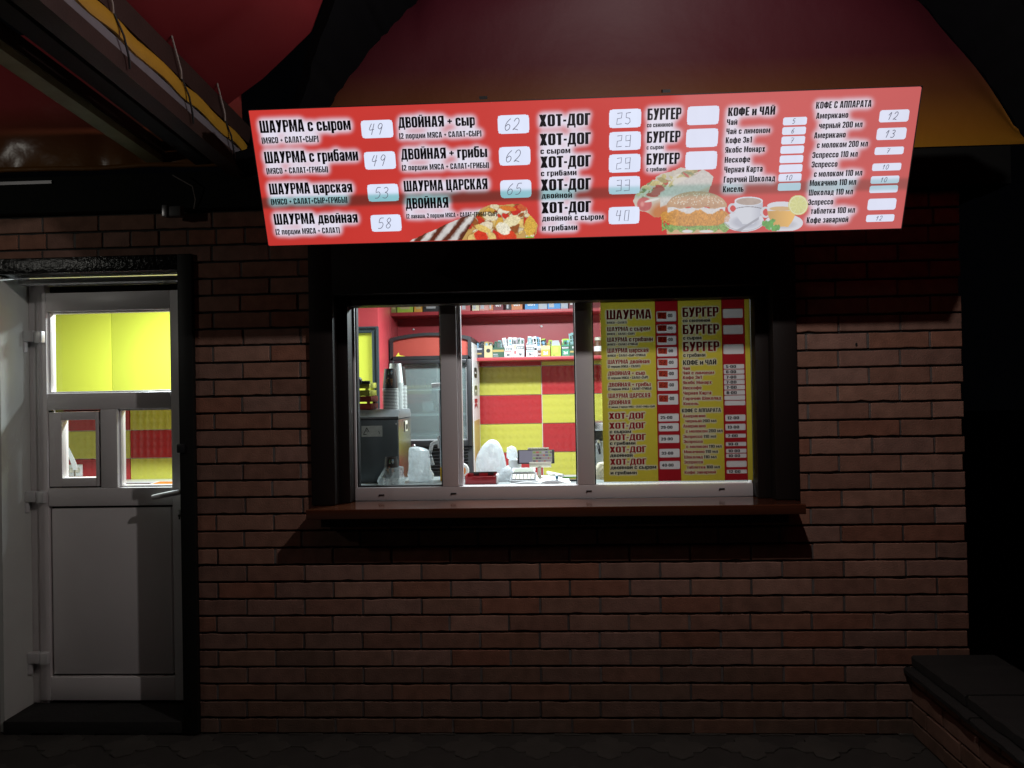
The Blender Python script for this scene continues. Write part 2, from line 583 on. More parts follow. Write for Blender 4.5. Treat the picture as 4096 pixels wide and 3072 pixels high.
# ------------------------------------------------------------------ lettering: a heavy condensed face drawn stroke by stroke
def gl(ch, s, t):
    """glyph as a list of convex quads (four 2-D points), cap height 1; returns quads and advance width"""
    q = []

    def R(x0, y0, x1, y1):
        q.append(((x0, y0), (x1, y0), (x1, y1), (x0, y1)))

    def Qd(*p):
        q.append(tuple(p))

    def loop(x0, y0, x1, y1, keep, rr=None):
        """rounded frame; keep(x, y) picks the pieces that stay"""
        w, h = x1 - x0, y1 - y0
        ro = rr or min(.19, w * .45, h * .45)
        tt = min(t, h * .34)
        ss = min(s, w * .42)
        ri = max(.012, ro - ss * .75)
        rj = max(.012, ro - tt * .75)
        pts = []
        for cx, cy, sx_, sy_, a0 in ((x1, y1, -1, -1, 90), (x1, y0, -1, 1, 0), (x0, y0, 1, 1, -90), (x0, y1, 1, -1, -180)):
            for k in range(6):
                a = math.radians(a0 - 90 * k / 5)
                o = (cx + sx_ * ro + ro * math.cos(a), cy + sy_ * ro + ro * math.sin(a))
                i = (cx + sx_ * (ss + ri) + ri * math.cos(a), cy + sy_ * (tt + rj) + rj * math.sin(a))
                pts.append((o, i))
        full = []
        n = len(pts)
        for k in range(n):
            a, b = pts[k], pts[(k + 1) % n]
            d = math.hypot(a[0][0] - b[0][0], a[0][1] - b[0][1])
            m = max(1, int(d / .04))
            for j in range(m):
                f = j / m
                full.append(tuple((a[e][0] * (1 - f) + b[e][0] * f, a[e][1] * (1 - f) + b[e][1] * f) for e in (0, 1)))
        n = len(full)
        for k in range(n):
            a, b = full[k], full[(k + 1) % n]
            mx_, my_ = (a[0][0] + b[0][0]) / 2, (a[0][1] + b[0][1]) / 2
            if keep(mx_, my_):
                q.append((a[0], b[0], b[1], a[1]))

    def ring(x0, y0, x1, y1):
        loop(x0, y0, x1, y1, lambda x, y: True)

    def bowl(x0, y0, x1, y1, left=False):
        xm = (x0 + x1) / 2
        loop(x0, y0, x1, y1, (lambda x, y: x < xm) if left else (lambda x, y: x > xm))
        tt = min(t, (y1 - y0) * .34)
        a, b = (xm, x1) if left else (x0, xm)
        R(a, y0, b, y0 + tt)
        R(a, y1 - tt, b, y1)

    H = 1.0
    low = False
    if ch.islower() and ch not in 'абеуфр':
        ch, H, low = ch.upper(), .77, True
    k = .93 if low else 1.0
    S = s * (.95 if low else 1)
    W = .50 * k
    if ch == 'А' or ch == 'A':
        W = .56 * k
        Qd((0, 0), (S * .95, 0), (W / 2 + .02, H), (W / 2 - S * .72, H))
        Qd((W - S * .95, 0), (W, 0), (W / 2 + S * .72, H), (W / 2 - .02, H))
        R(W * .24, .18 * H, W * .76, .18 * H + t * .95)
    elif ch == 'Б':
        R(0, 0, S, H); R(S, H - t, W * .92, H); bowl(S * .6, 0, W, .58 * H)
    elif ch == 'В':
        R(0, 0, S, H); bowl(S * .6, .46 * H, W * .96, H); bowl(S * .6, 0, W, .56 * H)
    elif ch == 'Г':
        W = .40 * k
        R(0, 0, S, H); R(S, H - t * 1.05, W, H)
    elif ch == 'Д':
        W = .60 * k
        Qd((.05, t), (.05 + S * .8, t), (.16 + S * .6, H), (.16, H)); R(W - S - .04, t, W - .04, H); R(.16, H - t, W - .04, H)
        R(0, 0, W, t); R(0, -.17 * H, .11, 0); R(W - .11, -.17 * H, W, 0)
    elif ch == 'Е' or ch == 'E':
        W = .42 * k
        R(0, 0, S, H); R(S, 0, W, t); R(S, H - t, W, H); R(S, .5 * H - t * .45, W * .94, .5 * H + t * .45)
    elif ch == 'F':
        W = .40
        R(0, 0, S, H); R(S, H - t, W, H); R(S, .5 * H - t * .5, W * .94, .5 * H + t * .5)
    elif ch == 'З' or ch == '3':
        W = .48 * k
        loop(0, .45 * H, W, H, lambda x, y: not (x < W * .4 and y < .70 * H))
        loop(0, 0, W, .55 * H, lambda x, y: not (x < W * .4 and y > .30 * H))
    elif ch in 'ИЙ':
        W = .55 * k
        R(0, 0, S, H); R(W - S, 0, W, H); Qd((S * .9, .10 * H), (S * .9, .42 * H), (W - S * .9, .90 * H), (W - S * .9, .58 * H))
        if ch == 'Й':
            loop(W * .2, H + .05, W * .8, H + .30, lambda x, y: y < H + .17, .09)
    elif ch == 'К':
        W = .54 * k
        R(0, 0, S, H); Qd((S, .36 * H), (S + .13, .46 * H), (W - .01, H), (W - S - .01, H)); Qd((S * .9, .56 * H), (W - S - .01, 0), (W + .01, 0), (S + .11, .66 * H))
    elif ch == 'Л':
        W = .54 * k
        Qd((0, 0), (S * .9, 0), (.13 + S * .7, H), (.12, H)); R(W - S, 0, W, H); R(.12, H - t, W - S, H)
    elif ch == 'М' or ch == 'M':
        W = .70 * k
        R(0, 0, S * .92, H); R(W - S * .92, 0, W, H)
        Qd((S * .5, H), (S * 1.12, H), (W / 2 + .045, .05), (W / 2 - .045, .05)); Qd((W - S * 1.12, H), (W - S * .5, H), (W / 2 + .045, .05), (W / 2 - .045, .05))
    elif ch == 'Н':
        W = .54 * k
        R(0, 0, S, H); R(W - S, 0, W, H); R(S, .5 * H - t * .5, W - S, .5 * H + t * .5)
    elif ch == 'N':
        W = .55
        R(0, 0, S, H); R(W - S, 0, W, H); Qd((S * .4, H), (S * 1.1, H), (W - S * .4, 0), (W - S * 1.1, 0))
    elif ch in 'О0O':
        W = .53 * k
        ring(0, 0, W, H)
    elif ch == 'П':
        W = .54 * k
        R(0, 0, S, H); R(W - S, 0, W, H); R(S, H - t, W - S, H)
    elif ch == 'Р':
        R(0, 0, S, H); bowl(S * .6, .40 * H, W, H)
    elif ch in 'СC':
        W = .52 * k
        loop(0, 0, W, H, lambda x, y: not (x > W * .6 and .37 * H < y < .63 * H))
    elif ch == 'Т':
        W = .46 * k
        R(W / 2 - S / 2, 0, W / 2 + S / 2, H - t); R(0, H - t, W, H)
    elif ch == 'У' or ch == 'у':
        W = .54 if ch == 'У' else .50
        h1 = 1.0 if ch == 'У' else .77
        y0 = 0 if ch == 'У' else -.22
        Qd((0, h1), (s, h1), (W / 2 + .09, .26 * h1), (W / 2 - .08, .26 * h1)); Qd((W - s, h1), (W, h1), (W / 2 + .03, y0), (W / 2 - s * .95, y0)); R(W * .1, y0, W / 2, y0 + t * .9)
    elif ch == 'Ф':
        W = .70
        ring(0, .14, W, .88); R(W / 2 - s / 2, 0, W / 2 + s / 2, 1)
    elif ch == 'ф':
        W = .68
        ring(0, 0, W, .77); R(W / 2 - s * .45, -.20, W / 2 + s * .45, .97)
    elif ch == 'Х':
        W = .54 * k
        Qd((0, 0), (S * 1.08, 0), (W, H), (W - S * 1.08, H)); Qd((W - S * 1.08, 0), (W, 0), (S * 1.08, H), (0, H))
    elif ch == 'Ц':
        W = .58 * k
        R(0, 0, S, H); R(W - S - .05, 0, W - .05, H); R(S, 0, W - S - .05, t); R(W - .11, -.17 * H, W, t * .9)
    elif ch == 'Ч':
        W = .52 * k
        R(W - S, 0, W, H); loop(0, .36 * H, W + .1, 1.6 * H, lambda x, y: y < H * .995 and x < W - S); R(W * .5, .36 * H, W - S, .36 * H + t)
    elif ch in 'ШЩ':
        W = .78 * k
        R(0, 0, S * .92, H); R(W / 2 - S * .46, t, W / 2 + S * .46, H); R(W - S * .92, 0, W, H); R(S * .9, 0, W - S * .9, t)
    elif ch == 'Ь':
        W = .48 * k
        R(0, 0, S, H); bowl(S * .6, 0, W, .58 * H)
    elif ch == 'Ы':
        W = .72 * k
        R(0, 0, S, H); bowl(S * .6, 0, .46 * k, .58 * H); R(W - S, 0, W, H)
    elif ch == 'Э':
        W = .52 * k
        loop(0, 0, W, H, lambda x, y: not (x < W * .4 and .33 * H < y < .67 * H)); R(W * .35, .5 * H - t * .45, W - S * .5, .5 * H + t * .45)
    elif ch == 'Я':
        W = .53 * k
        R(W - S, 0, W, H); bowl(0, .40 * H, W - S * .6, H, True); Qd((0, 0), (S * .95, 0), (W - S * .8, .5 * H), (W - S * 1.5, .5 * H))
    elif ch == 'а':
        W = .47
        h = .77
        loop(0, .18, W, h, lambda x, y: y > .55 or (x > W * .5))
        R(W - s, 0, W, .5); loop(0, 0, W - s * .35, .47, lambda x, y: x < W * .55 or True)
    elif ch == 'б':
        W = .50
        ring(0, 0, W, .77); R(0, .4, s * .95, .90); R(s * .3, .88, W * .96, .88 + t * .85)
    elif ch == 'е':
        W = .49
        h = .77
        loop(0, 0, W, h, lambda x, y: not (x > W * .6 and .24 * h < y < .44 * h)); R(s * .7, .46 * h - t * .3, W - s * .3, .46 * h + t * .35)
    elif ch == 'р':
        W = .48
        R(0, -.21, s, .77); bowl(s * .6, 0, W, .77)
    elif ch == '1':
        W = .32
        R(W - s, 0, W, 1); Qd((0, .70), (W - s, .76), (W - s, 1), (.05, .84))
    elif ch == '2':
        W = .48
        loop(0, .42, W, 1, lambda x, y: y > .70 or x > W * .6); Qd((0, t), (s * 1.1, t), (W, .60), (W - s * 1.0, .56)); R(0, 0, W, t)
    elif ch == '4':
        W = .52
        R(W - s - .07, 0, W - .07, 1); Qd((0, .20), (s * .8, .20), (W - .07 - s * .3, 1), (W - .07 - s, 1)); R(0, .20, W, .20 + t)
    elif ch in '5S':
        W = .48
        R(0, .5, s, 1) if ch == '5' else loop(0, .43, W, 1, lambda x, y: not (x > W * .6 and y < .70))
        if ch == '5':
            R(s, 1 - t, W * .95, 1)
        loop(0, 0, W, .60, lambda x, y: not (x < W * .4 and y > .28)) if ch == '5' else loop(0, 0, W, .57, lambda x, y: not (x < W * .4 and y > .28))
        if ch == '5':
            R(s * .8, .60 - t, W * .5, .60)
    elif ch == '6':
        loop(0, 0, W, 1, lambda x, y: not (x > W * .6 and .58 < y < .70)); R(s, .46, W - s, .46 + t)
    elif ch == '7':
        W = .44
        R(0, 1 - t, W, 1); Qd((W * .2, 0), (W * .2 + s, 0), (W, 1 - t), (W - s, 1 - t))
    elif ch == '8':
        loop(0, .45, W, 1, lambda x, y: True); loop(0, 0, W, .55, lambda x, y: True)
    elif ch == '9':
        loop(0, 0, W, 1, lambda x, y: not (x < W * .4 and .28 < y < .42)); R(s, .40, W - s, .40 + t)
    elif ch == '(':
        W = .22
        loop(0, -.10, .6, 1.04, lambda x, y: x < .20)
    elif ch == ')':
        W = .22
        loop(-.38, -.10, .22, 1.04, lambda x, y: x > .02)
    elif ch == '+':
        W = .42
        R(0, .40, W, .40 + t * .85); R(W / 2 - t * .42, .40 + t * .42 - .21, W / 2 + t * .42, .40 + t * .42 + .21)
    elif ch == '-':
        W = .22
        R(0, .36, W, .36 + t * 1.05)
    elif ch == ',':
        W = .14
        Qd((.0, -.14), (.07, -.14), (.15, .14), (.0, .14))
    else:
        W = .20
    return q, W


_fc = {}


def letter_uv(body, u0, u1, vb, cap, bold=1):
    """one line of lettering fitted between u0 and u1 on a baseline; returns points, triangles and a hair of height per stroke"""
    key = (body, bold)
    if key not in _fc:
        s, t = {0: (.210, .158), 1: (.225, .158), 2: (.195, .145)}[bold]
        V, T, O = [], [], []
        x = 0.0
        for ch in body:
            q, w = gl(ch, s, t)
            for n, p in enumerate(q):
                b0 = len(V)
                V += [(x + a, b) for a, b in p]
                O += [(n % 24) * 2.2e-5] * 4
                T += [(b0, b0 + 1, b0 + 2), (b0, b0 + 2, b0 + 3)]
            x += w + (.055 if bold else .075)
        _fc[key] = (np.array(V), np.array(T), np.array(O)[:, None])
    V, T, O = _fc[key]
    v = V.copy()
    mn, mx_ = v[:, 0].min(), v[:, 0].max()
    v[:, 0] = (v[:, 0] - mn) * (u1 - u0) / (mx_ - mn) + u0
    v[:, 1] = v[:, 1] * cap + vb
    return v, T, O


DIG = {
    '0': [[(.5, 1), (.2, .85), (.1, .5), (.2, .12), (.5, 0), (.8, .15), (.9, .5), (.8, .88), (.5, 1)]],
    '1': [[(.1, .6), (.55, 1), (.5, .5), (.4, 0)]],
    '2': [[(.1, .75), (.3, .98), (.65, 1), (.85, .75), (.7, .45), (.1, .03), (.35, .1), (.9, 0)]],
    '3': [[(.15, .9), (.5, 1), (.8, .85), (.7, .62), (.4, .53), (.75, .45), (.88, .22), (.6, 0), (.1, .06)]],
    '4': [[(.35, 1), (.1, .45), (.85, .5)], [(.75, 1), (.55, 0)]],
    '5': [[(.85, 1), (.3, .97), (.2, .55), (.6, .6), (.88, .38), (.65, .05), (.15, .02)]],
    '6': [[(.75, 1), (.3, .7), (.12, .3), (.35, 0), (.75, .1), (.82, .38), (.5, .52), (.2, .35)]],
    '7': [[(.1, .90), (.2, 1), (.95, 1), (.45, 0)], [(.3, .5), (.9, .52)]],
    '8': [[(.5, .52), (.2, .75), (.5, 1), (.8, .78), (.5, .52), (.15, .22), (.5, 0), (.85, .25), (.5, .52)]],
    '9': [[(.8, .7), (.5, .5), (.2, .7), (.45, 1), (.8, .9), (.8, .6), (.6, 0)]],
}
DIGB = {
    '2': [[(.1, .95), (.8, 1), (.75, .55), (.15, .5), (.1, .0), (.85, .05)]],
    '5': [[(.85, 1), (.2, .95), (.2, .58), (.75, .5), (.85, .2), (.5, 0), (.1, .1)]],
    '9': [[(.85, .55), (.2, .5), (.15, .95), (.85, 1), (.85, 0), (.15, .02)]],
    '3': [[(.1, .95), (.8, 1), (.85, .03), (.05, 0)], [(.15, .52), (.82, .5)]],
    '4': [[(.25, 1), (.1, .5), (.8, .52)], [(.75, 1), (.6, 0)]],
    '0': [[(.2, .95), (.8, 1), (.75, 0), (.15, .03), (.2, .95)]],
}


def smooth(pl, n=3):
    p = np.array(pl, float)
    if len(p) < 3:
        return p
    out = []
    for i in range(len(p) - 1):
        a, b = p[max(i - 1, 0)], p[i]
        c, d = p[i + 1], p[min(i + 2, len(p) - 1)]
        for k in range(n):
            s = k / n
            out.append(.5 * ((2 * b) + (c - a) * s + (2 * a - 5 * b + 4 * c - d) * s * s + (3 * b - a - 3 * c + d) * s ** 3))
    out.append(p[-1])
    return np.array(out)


def scribble_uv(txt, uc, vc, w, h, thick, slant=0.2, boxy=False):
    V, F = [], []
    n = len(txt)
    for i, ch in enumerate(txt):
        src = DIGB if (boxy and ch in DIGB) else DIG
        for pl in src.get(ch, []):
            p = np.array(pl, float) if (boxy or ch == '7') else smooth(pl)
            q = p.copy()
            q[:, 0] = uc + ((i + .08 + p[:, 0] * .8) / n - .5) * w + (p[:, 1] - .5) * slant * h
            q[:, 1] = vc + (p[:, 1] - .5) * h
            d = np.gradient(q, axis=0)
            d /= np.linalg.norm(d, axis=1, keepdims=True) + 1e-9
            nn = np.stack([-d[:, 1], d[:, 0]], 1) * thick / 2
            b0 = len(V)
            for a, c in zip(q, nn):
                V += [a + c, a - c]
            for k in range(len(q) - 1):
                F.append((b0 + 2 * k, b0 + 2 * k + 1, b0 + 2 * k + 3, b0 + 2 * k + 2))
    return np.array(V), np.array(F)


class Plane:
    """a flat printed face: origin, unit axes and normal; uv in metres"""

    def __init__(s, O, U, V):
        s.O, s.U, s.V = np.array(O, float), np.array(U, float), np.array(V, float)
        s.U /= np.linalg.norm(s.U)
        s.V /= np.linalg.norm(s.V)
        s.N = np.cross(s.U, s.V)

    def pt(s, uv, n=0.0):
        uv = np.asarray(uv, float)
        return s.O + uv[..., :1] * s.U + uv[..., 1:2] * s.V + n * s.N

    def uv(s, px, py):
        d = FW + (px - 2048) / FPX * RT - (py - 1536) / FPX * UP
        t = (s.O - CAM) @ s.N / (d @ s.N)
        q = CAM + t * d - s.O
        return q @ s.U, q @ s.V

    def photo(s, u, v):
        P = s.pt(np.stack([u, v], -1)) - CAM
        z = P @ FW
        return 2048 + FPX * (P @ RT) / z, 1536 - FPX * (P @ UP) / z


def blur(a, r):
    r = max(1, int(round(r)))
    for _ in range(3):
        for ax in (0, 1):
            p = [(0, 0), (0, 0)]
            p[ax] = (r + 1, r)
            c = np.cumsum(np.pad(a, p, mode='edge'), axis=ax)
            n = a.shape[ax]
            if ax == 0:
                a = (c[2 * r + 1:2 * r + 1 + n] - c[:n]) / (2 * r + 1)
            else:
                a = (c[:, 2 * r + 1:2 * r + 1 + n] - c[:, :n]) / (2 * r + 1)
    return a


def raster(shapes, W, H, step):
    g = np.zeros((int(H / step) + 2, int(W / step) + 2))
    for v, t, _o in shapes:
        for tri in v[t] / step:
            x0, y0 = np.floor(tri.min(0)).astype(int)
            x1, y1 = np.ceil(tri.max(0)).astype(int)
            x0, y0 = max(x0, 0), max(y0, 0)
            x1, y1 = min(x1, g.shape[1] - 1), min(y1, g.shape[0] - 1)
            if x1 <= x0 or y1 <= y0:
                continue
            X, Y = np.meshgrid(np.arange(x0, x1 + 1), np.arange(y0, y1 + 1))
            (ax, ay), (bx, by), (cx, cy) = tri
            w0 = (bx - ax) * (Y - ay) - (by - ay) * (X - ax)
            w1 = (cx - bx) * (Y - by) - (cy - by) * (X - bx)
            w2 = (ax - cx) * (Y - cy) - (ay - cy) * (X - cx)
            ins = ((w0 >= 0) & (w1 >= 0) & (w2 >= 0)) | ((w0 <= 0) & (w1 <= 0) & (w2 <= 0))
            g[y0:y1 + 1, x0:x1 + 1] = np.maximum(g[y0:y1 + 1, x0:x1 + 1], ins)
    return g


def vnoise(x, y, seed=0, octs=3):
    r = np.random.default_rng(seed)
    out = np.zeros_like(x)
    amp, tot = 1.0, 0.0
    for o in range(octs):
        g = r.random((64, 64))
        xi, yi = np.floor(x).astype(int), np.floor(y).astype(int)
        fx, fy = x - xi, y - yi
        fx, fy = fx * fx * (3 - 2 * fx), fy * fy * (3 - 2 * fy)
        a, b = g[yi % 64, xi % 64], g[yi % 64, (xi + 1) % 64]
        c, d = g[(yi + 1) % 64, xi % 64], g[(yi + 1) % 64, (xi + 1) % 64]
        out += amp * ((a * (1 - fx) + b * fx) * (1 - fy) + (c * (1 - fx) + d * fx) * fy)
        tot += amp
        amp *= .5
        x, y = x * 2.03 + 7.1, y * 2.03 + 3.7
    return out / tot


def lay(a, b, m):
    m = np.clip(m, 0, 1)[..., None]
    return a * (1 - m) + np.asarray(b) * m


def printed_grid(pl, u0, u1, v0, v1, step, fn, n, name, m, parent):
    nu, nv = max(2, int((u1 - u0) / step) + 1), max(2, int((v1 - v0) / step) + 1)
    U, Vv = np.meshgrid(np.linspace(u0, u1, nu), np.linspace(v0, v1, nv))
    col, alpha = fn(U, Vv)
    idx = np.arange(nu * nv).reshape(nv, nu)
    q = np.stack([idx[:-1, :-1], idx[:-1, 1:], idx[1:, 1:], idx[1:, :-1]], -1).reshape(-1, 4)
    if alpha is not None:
        keep = alpha.ravel()[q].mean(1) > 0.5
        q = q[keep]
    used = np.unique(q)
    mp = np.zeros(nu * nv, int)
    mp[used] = np.arange(len(used))
    P = pl.pt(np.stack([U, Vv], -1), n).reshape(-1, 3)[used]
    return raw(name, P, mp[q], m, parent, col.reshape(-1, 3)[used])


def rrect(u0, u1, v0, v1, r, k=5):
    pts = []
    for cx, cy, a0 in ((u1 - r, v1 - r, 0), (u0 + r, v1 - r, 90), (u0 + r, v0 + r, 180), (u1 - r, v0 + r, 270)):
        for i in range(k + 1):
            a = math.radians(a0 + 90 * i / k)
            pts.append((cx + r * math.cos(a), cy + r * math.sin(a)))
    return pts

# ------------------------------------------------------------------ ground
b = B()
b.box(-40, 40, -40, 40, -0.6, -0.05)
tag(b.build('ground', M['soil']), 'dark asphalt ground', None, kind='structure')

b = B()
b.box(-6, 6, -4.2, 0.03, -0.045, -0.006)
tag(b.build('pavement', M['paverlow']), 'dark grey ornamental paving in front of the kiosk', None, kind='structure')
pav = bpy.data.objects['pavement']


def medallion(cx, cy, r):
    pts = []
    for k in range(64):
        a = 2 * math.pi * k / 64
        lobe = abs(math.cos(2 * a))
        rr = r * (0.66 + 0.34 * lobe ** 1.3 + 0.05 * math.cos(12 * a))
        pts.append((cx + rr * 1.12 * math.cos(a), cy + rr * math.sin(a)))
    return pts


b = B()
for i in range(-12, 14):
    for j in range(0, 5):
        cx, cy = i * 0.292 + 0.09 + (0.146 if j % 2 else 0), -0.125 - j * 0.27
        dz = random.uniform(-0.002, 0.002)
        ring = medallion(cx, cy, 0.102)
        inn = medallion(cx, cy, 0.097)
        b.rings([[Vector((x, y, -0.01)) for x, y in ring], [Vector((x, y, -0.0015 + dz)) for x, y in ring], [Vector((x, y, 0.001 + dz)) for x, y in inn]], cap0=False)
b.build('slab_pattern', M['paver'], pav, angle=25)
b = B()
for i in range(-12, 14):
    cx = i * 0.292 + 0.09
    b.box(cx + 0.112, cx + 0.180, -0.1275, -0.1225, -0.007, 0.0)
for i in range(-12, 14):
    cx = i * 0.292 + 0.09
    b.box(cx + 0.07, cx + 0.222, -0.012, 0.0, -0.007, 0.001 + random.uniform(-.003, .002))
b.build('slab_joint', M['paver'], pav)

# ------------------------------------------------------------------ the kiosk
kiosk = thing('brick_kiosk', 'brown brick kiosk with lit serving window, wooden counter shelf and white door', 'kiosk', (0.25, 0.1, 0))

PAL = [s2l(c) for c in ((148, 108, 91), (143, 104, 88), (153, 114, 97), (139, 101, 86), (156, 118, 102), (147, 112, 99), (151, 106, 87), (141, 106, 93), (150, 116, 103), (149, 101, 82), (138, 105, 92))]


def zn(n):
    return .064 + .075 * (n - 1)


V, F, C = [], [], []


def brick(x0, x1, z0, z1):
    w, h = x1 - x0, z1 - z0
    if w < 0.018:
        return
    dy = random.uniform(-0.0016, 0.0016)
    nx = max(1, int(w / 0.03))
    j = lambda s=0.0011: random.uniform(-s, s)
    chip = lambda: -abs(random.gauss(0, 0.0022)) if random.random() < 0.16 else 0
    ring = []
    for k in range(nx + 1):
        ring.append((x0 + w * k / nx + (j() if 0 < k < nx else 0), z0 - chip() * .8 + j(.0007)))
    for k in range(1, 3):
        ring.append((x1 + j(.0008), z0 + h * k / 3))
    for k in range(nx + 1):
        ring.append((x1 - w * k / nx + (j() if 0 < k < nx else 0), z1 + chip() * .8 + j(.0007)))
    for k in range(1, 3):
        ring.append((x0 + j(.0008), z1 - h * k / 3))
    n = len(ring)
    base = len(V)
    cx, cz = (x0 + x1) / 2, (z0 + z1) / 2
    tilt = random.gauss(0, 0.0035)
    for depth, sh in ((0.016, 0.0), (0.0018, 0.0), (0.0, 0.0026)):
        for (x, z) in ring:
            xx = x + (sh if x < cx else -sh) * min(1, abs(x - cx) / (w / 2 - .001) if abs(abs(x - cx) - w / 2) < .006 else 0)
            zz = z + (sh if z < cz else -sh) * (1 if abs(abs(z - cz) - h / 2) < .006 else 0)
            V.append((xx, depth + dy + tilt * (z - cz), zz))
    c = np.array(random.choice(PAL)) * random.uniform(0.88, 1.10)
    grime_shade = max(0.0, min(.6, (.50 - cz) * 1.2 + random.uniform(-.15, .15)))  # splash grime, deepened to paint in the lamp's falloff near the ground
    c = c * (1 - grime_shade) + np.array((.075, .066, .046)) * grime_shade
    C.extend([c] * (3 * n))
    for r in range(2):
        for i in range(n):
            k = (i + 1) % n
            F.append((base + r * n + i, base + r * n + k, base + (r + 1) * n + k, base + (r + 1) * n + i))
    NG.append([base + 2 * n + i for i in range(n)])


NG = []
X_L, X_R = -2.9, 1.926
DOOR = (-2.325, -1.408, 2.10)
WIN = (-0.880, 1.221, 0.99, 2.17)
for r in range(0, 31):
    z0, z1 = (0.0 if r == 0 else zn(r) + 0.0048), zn(r + 1) - 0.0048
    head = r == 29
    pitch = 0.13 if head else 0.26
    off = -0.934 + (0.0 if r % 2 else 0.13) + (0.02 if head else 0) + random.uniform(-.006, .006)
    k0 = int((X_L - off) / pitch) - 1
    spans = [(X_L, X_R)]
    for (a, c, zb, zt) in ((DOOR[0], DOOR[1], -1, DOOR[2]), WIN):
        if z1 > zb + .01 and z0 < zt - .01:
            ns = []
            for s0, s1 in spans:
                if c <= s0 or a >= s1:
                    ns.append((s0, s1))
                else:
                    if s0 < a:
                        ns.append((s0, a))
                    if c < s1:
                        ns.append((c, s1))
            spans = ns
    k = k0
    while off + k * pitch < X_R:
        a0, a1 = off + k * pitch + 0.005, off + (k + 1) * pitch - 0.005
        for s0, s1 in spans:
            x0, x1 = max(a0, s0), min(a1, s1)
            if x1 - x0 > 0.018:
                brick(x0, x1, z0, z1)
            jx = off + k * pitch
            if s0 + .01 < jx < s1 - .01:
                d = random.uniform(0.002, 0.007)
                n = len(V)
                V += [(jx + a * .0058, yy, zz) for zz in (z0 + .002, z1 - .002) for a, yy in ((-1, d), (1, d), (1, .014), (-1, .014))]
                F += [(n, n + 1, n + 5, n + 4), (n + 1, n + 2, n + 6, n + 5), (n + 3, n, n + 4, n + 7), (n + 4, n + 5, n + 6, n + 7)]
                C += [np.array((.15, .13, .12)) * random.uniform(.6, 1.2)] * 8
        k += 1
me = bpy.data.meshes.new('brick_wall')
me.from_pydata(V, [], F + NG)
at_ = me.color_attributes.new('Col', 'FLOAT_COLOR', 'POINT')
cc = np.ones((len(V), 4), dtype=np.float32)
cc[:, :3] = np.array(C)
at_.data.foreach_set('color', cc.ravel())
me.update()
bw = finish('brick_wall', me, M['brick'], kiosk, 30)

q = B()
p = at(3425, 1378, 0)
q.lathe([(.0045, 0), (.0045, .002)], (0, 0, 0), 12, mx=Matrix.Translation((p[0], -.0022, p[2])) @ Matrix.Rotation(math.radians(-90), 4, 'X') @ Matrix.Scale(1.8, 4, (0, 1, 0)))
q.build('nail_hole', M['gasket'], kiosk)
b = B()                                                    # the wall body behind the facing bricks
for (x0, x1, z0, z1) in ((-4.0, -2.325, 0, 2.32), (-2.325, -1.408, 2.10, 2.32), (-1.408, -0.885, 0, 2.32), (-0.885, 1.226, 0, 0.985), (-0.885, 1.226, 2.16, 2.32), (1.226, 1.92, 0, 2.32)):
    b.box(x0, x1, 0.0125, 0.235, z0, z1)
b.build('wall_body', M['mortar'], kiosk)
b = B()
b.box(1.70, 1.92, 0.2355, 2.4, 0, 2.32).box(-4.0, 1.70, 2.30, 2.4, 0, 2.32).box(-4.1, -4.0, 0.0125, 2.4, 0, 2.32)
b.build('outer_wall', M['mortar'], kiosk)
b = B()
b.box(-4.0, 2.12, -0.045, 0.20, 2.3202, 2.482, 0.004)
b.build('fascia', M['fasc'], kiosk)
b = B()
b.box(-4.0, -2.02, -0.054, -0.0455, 2.447, 2.461)
b.build('fascia_strip', M['alu'], kiosk)
b = B()
b.box(-4.1, 2.1, 0.2005, 2.4, 2.3205, 2.40)
b.build('flat_roof', M['steeldark'], kiosk)

# door surround, jamb, threshold
b = B()
b.box(-1.474, -1.408, -0.022, 0.19, 0.0, 2.125, 0.003)
b.build('door_post', M['blackmatt'], kiosk)
b = B()
b.box(-2.75, -1.4745, -0.022, 0.11, 2.055, 2.125, 0.003)
b.build('door_lintel', M['blackpaint'], kiosk)
b = B()
b.box(-2.325, -2.305, 0.0, 0.30, 0.0, 2.05)
b.build('door_jamb', M['plaster'], kiosk)
b = B()
b.box(-2.3045, -1.476, -0.012, 0.30, -0.02, 0.052, 0.004)
b.build('threshold', M['concrete'], kiosk)

DY = 0.19


def dx(px, py=1700, Y=DY):
    return at(px, py, Y)[0]


def dz(py, px=430, Y=DY):
    return at(px, py, Y)[2]


b = B()                                                    # fixed frame
b.box(-2.3045, -2.225, 0.195, 0.255, 0.0525, 2.03, 0.003)
b.box(-2.3045, -1.4755, 0.125, 0.255, 2.0305, 2.0545, 0.003)
b.build('door_frame', M['pvcd'], kiosk)
b = B()  # black strip standing in for the shade under the frame head
b.box(-2.2245, -1.4745, 0.235, 0.255, 1.975, 2.030)
b.build('gap_shade', M['gasket'], kiosk)

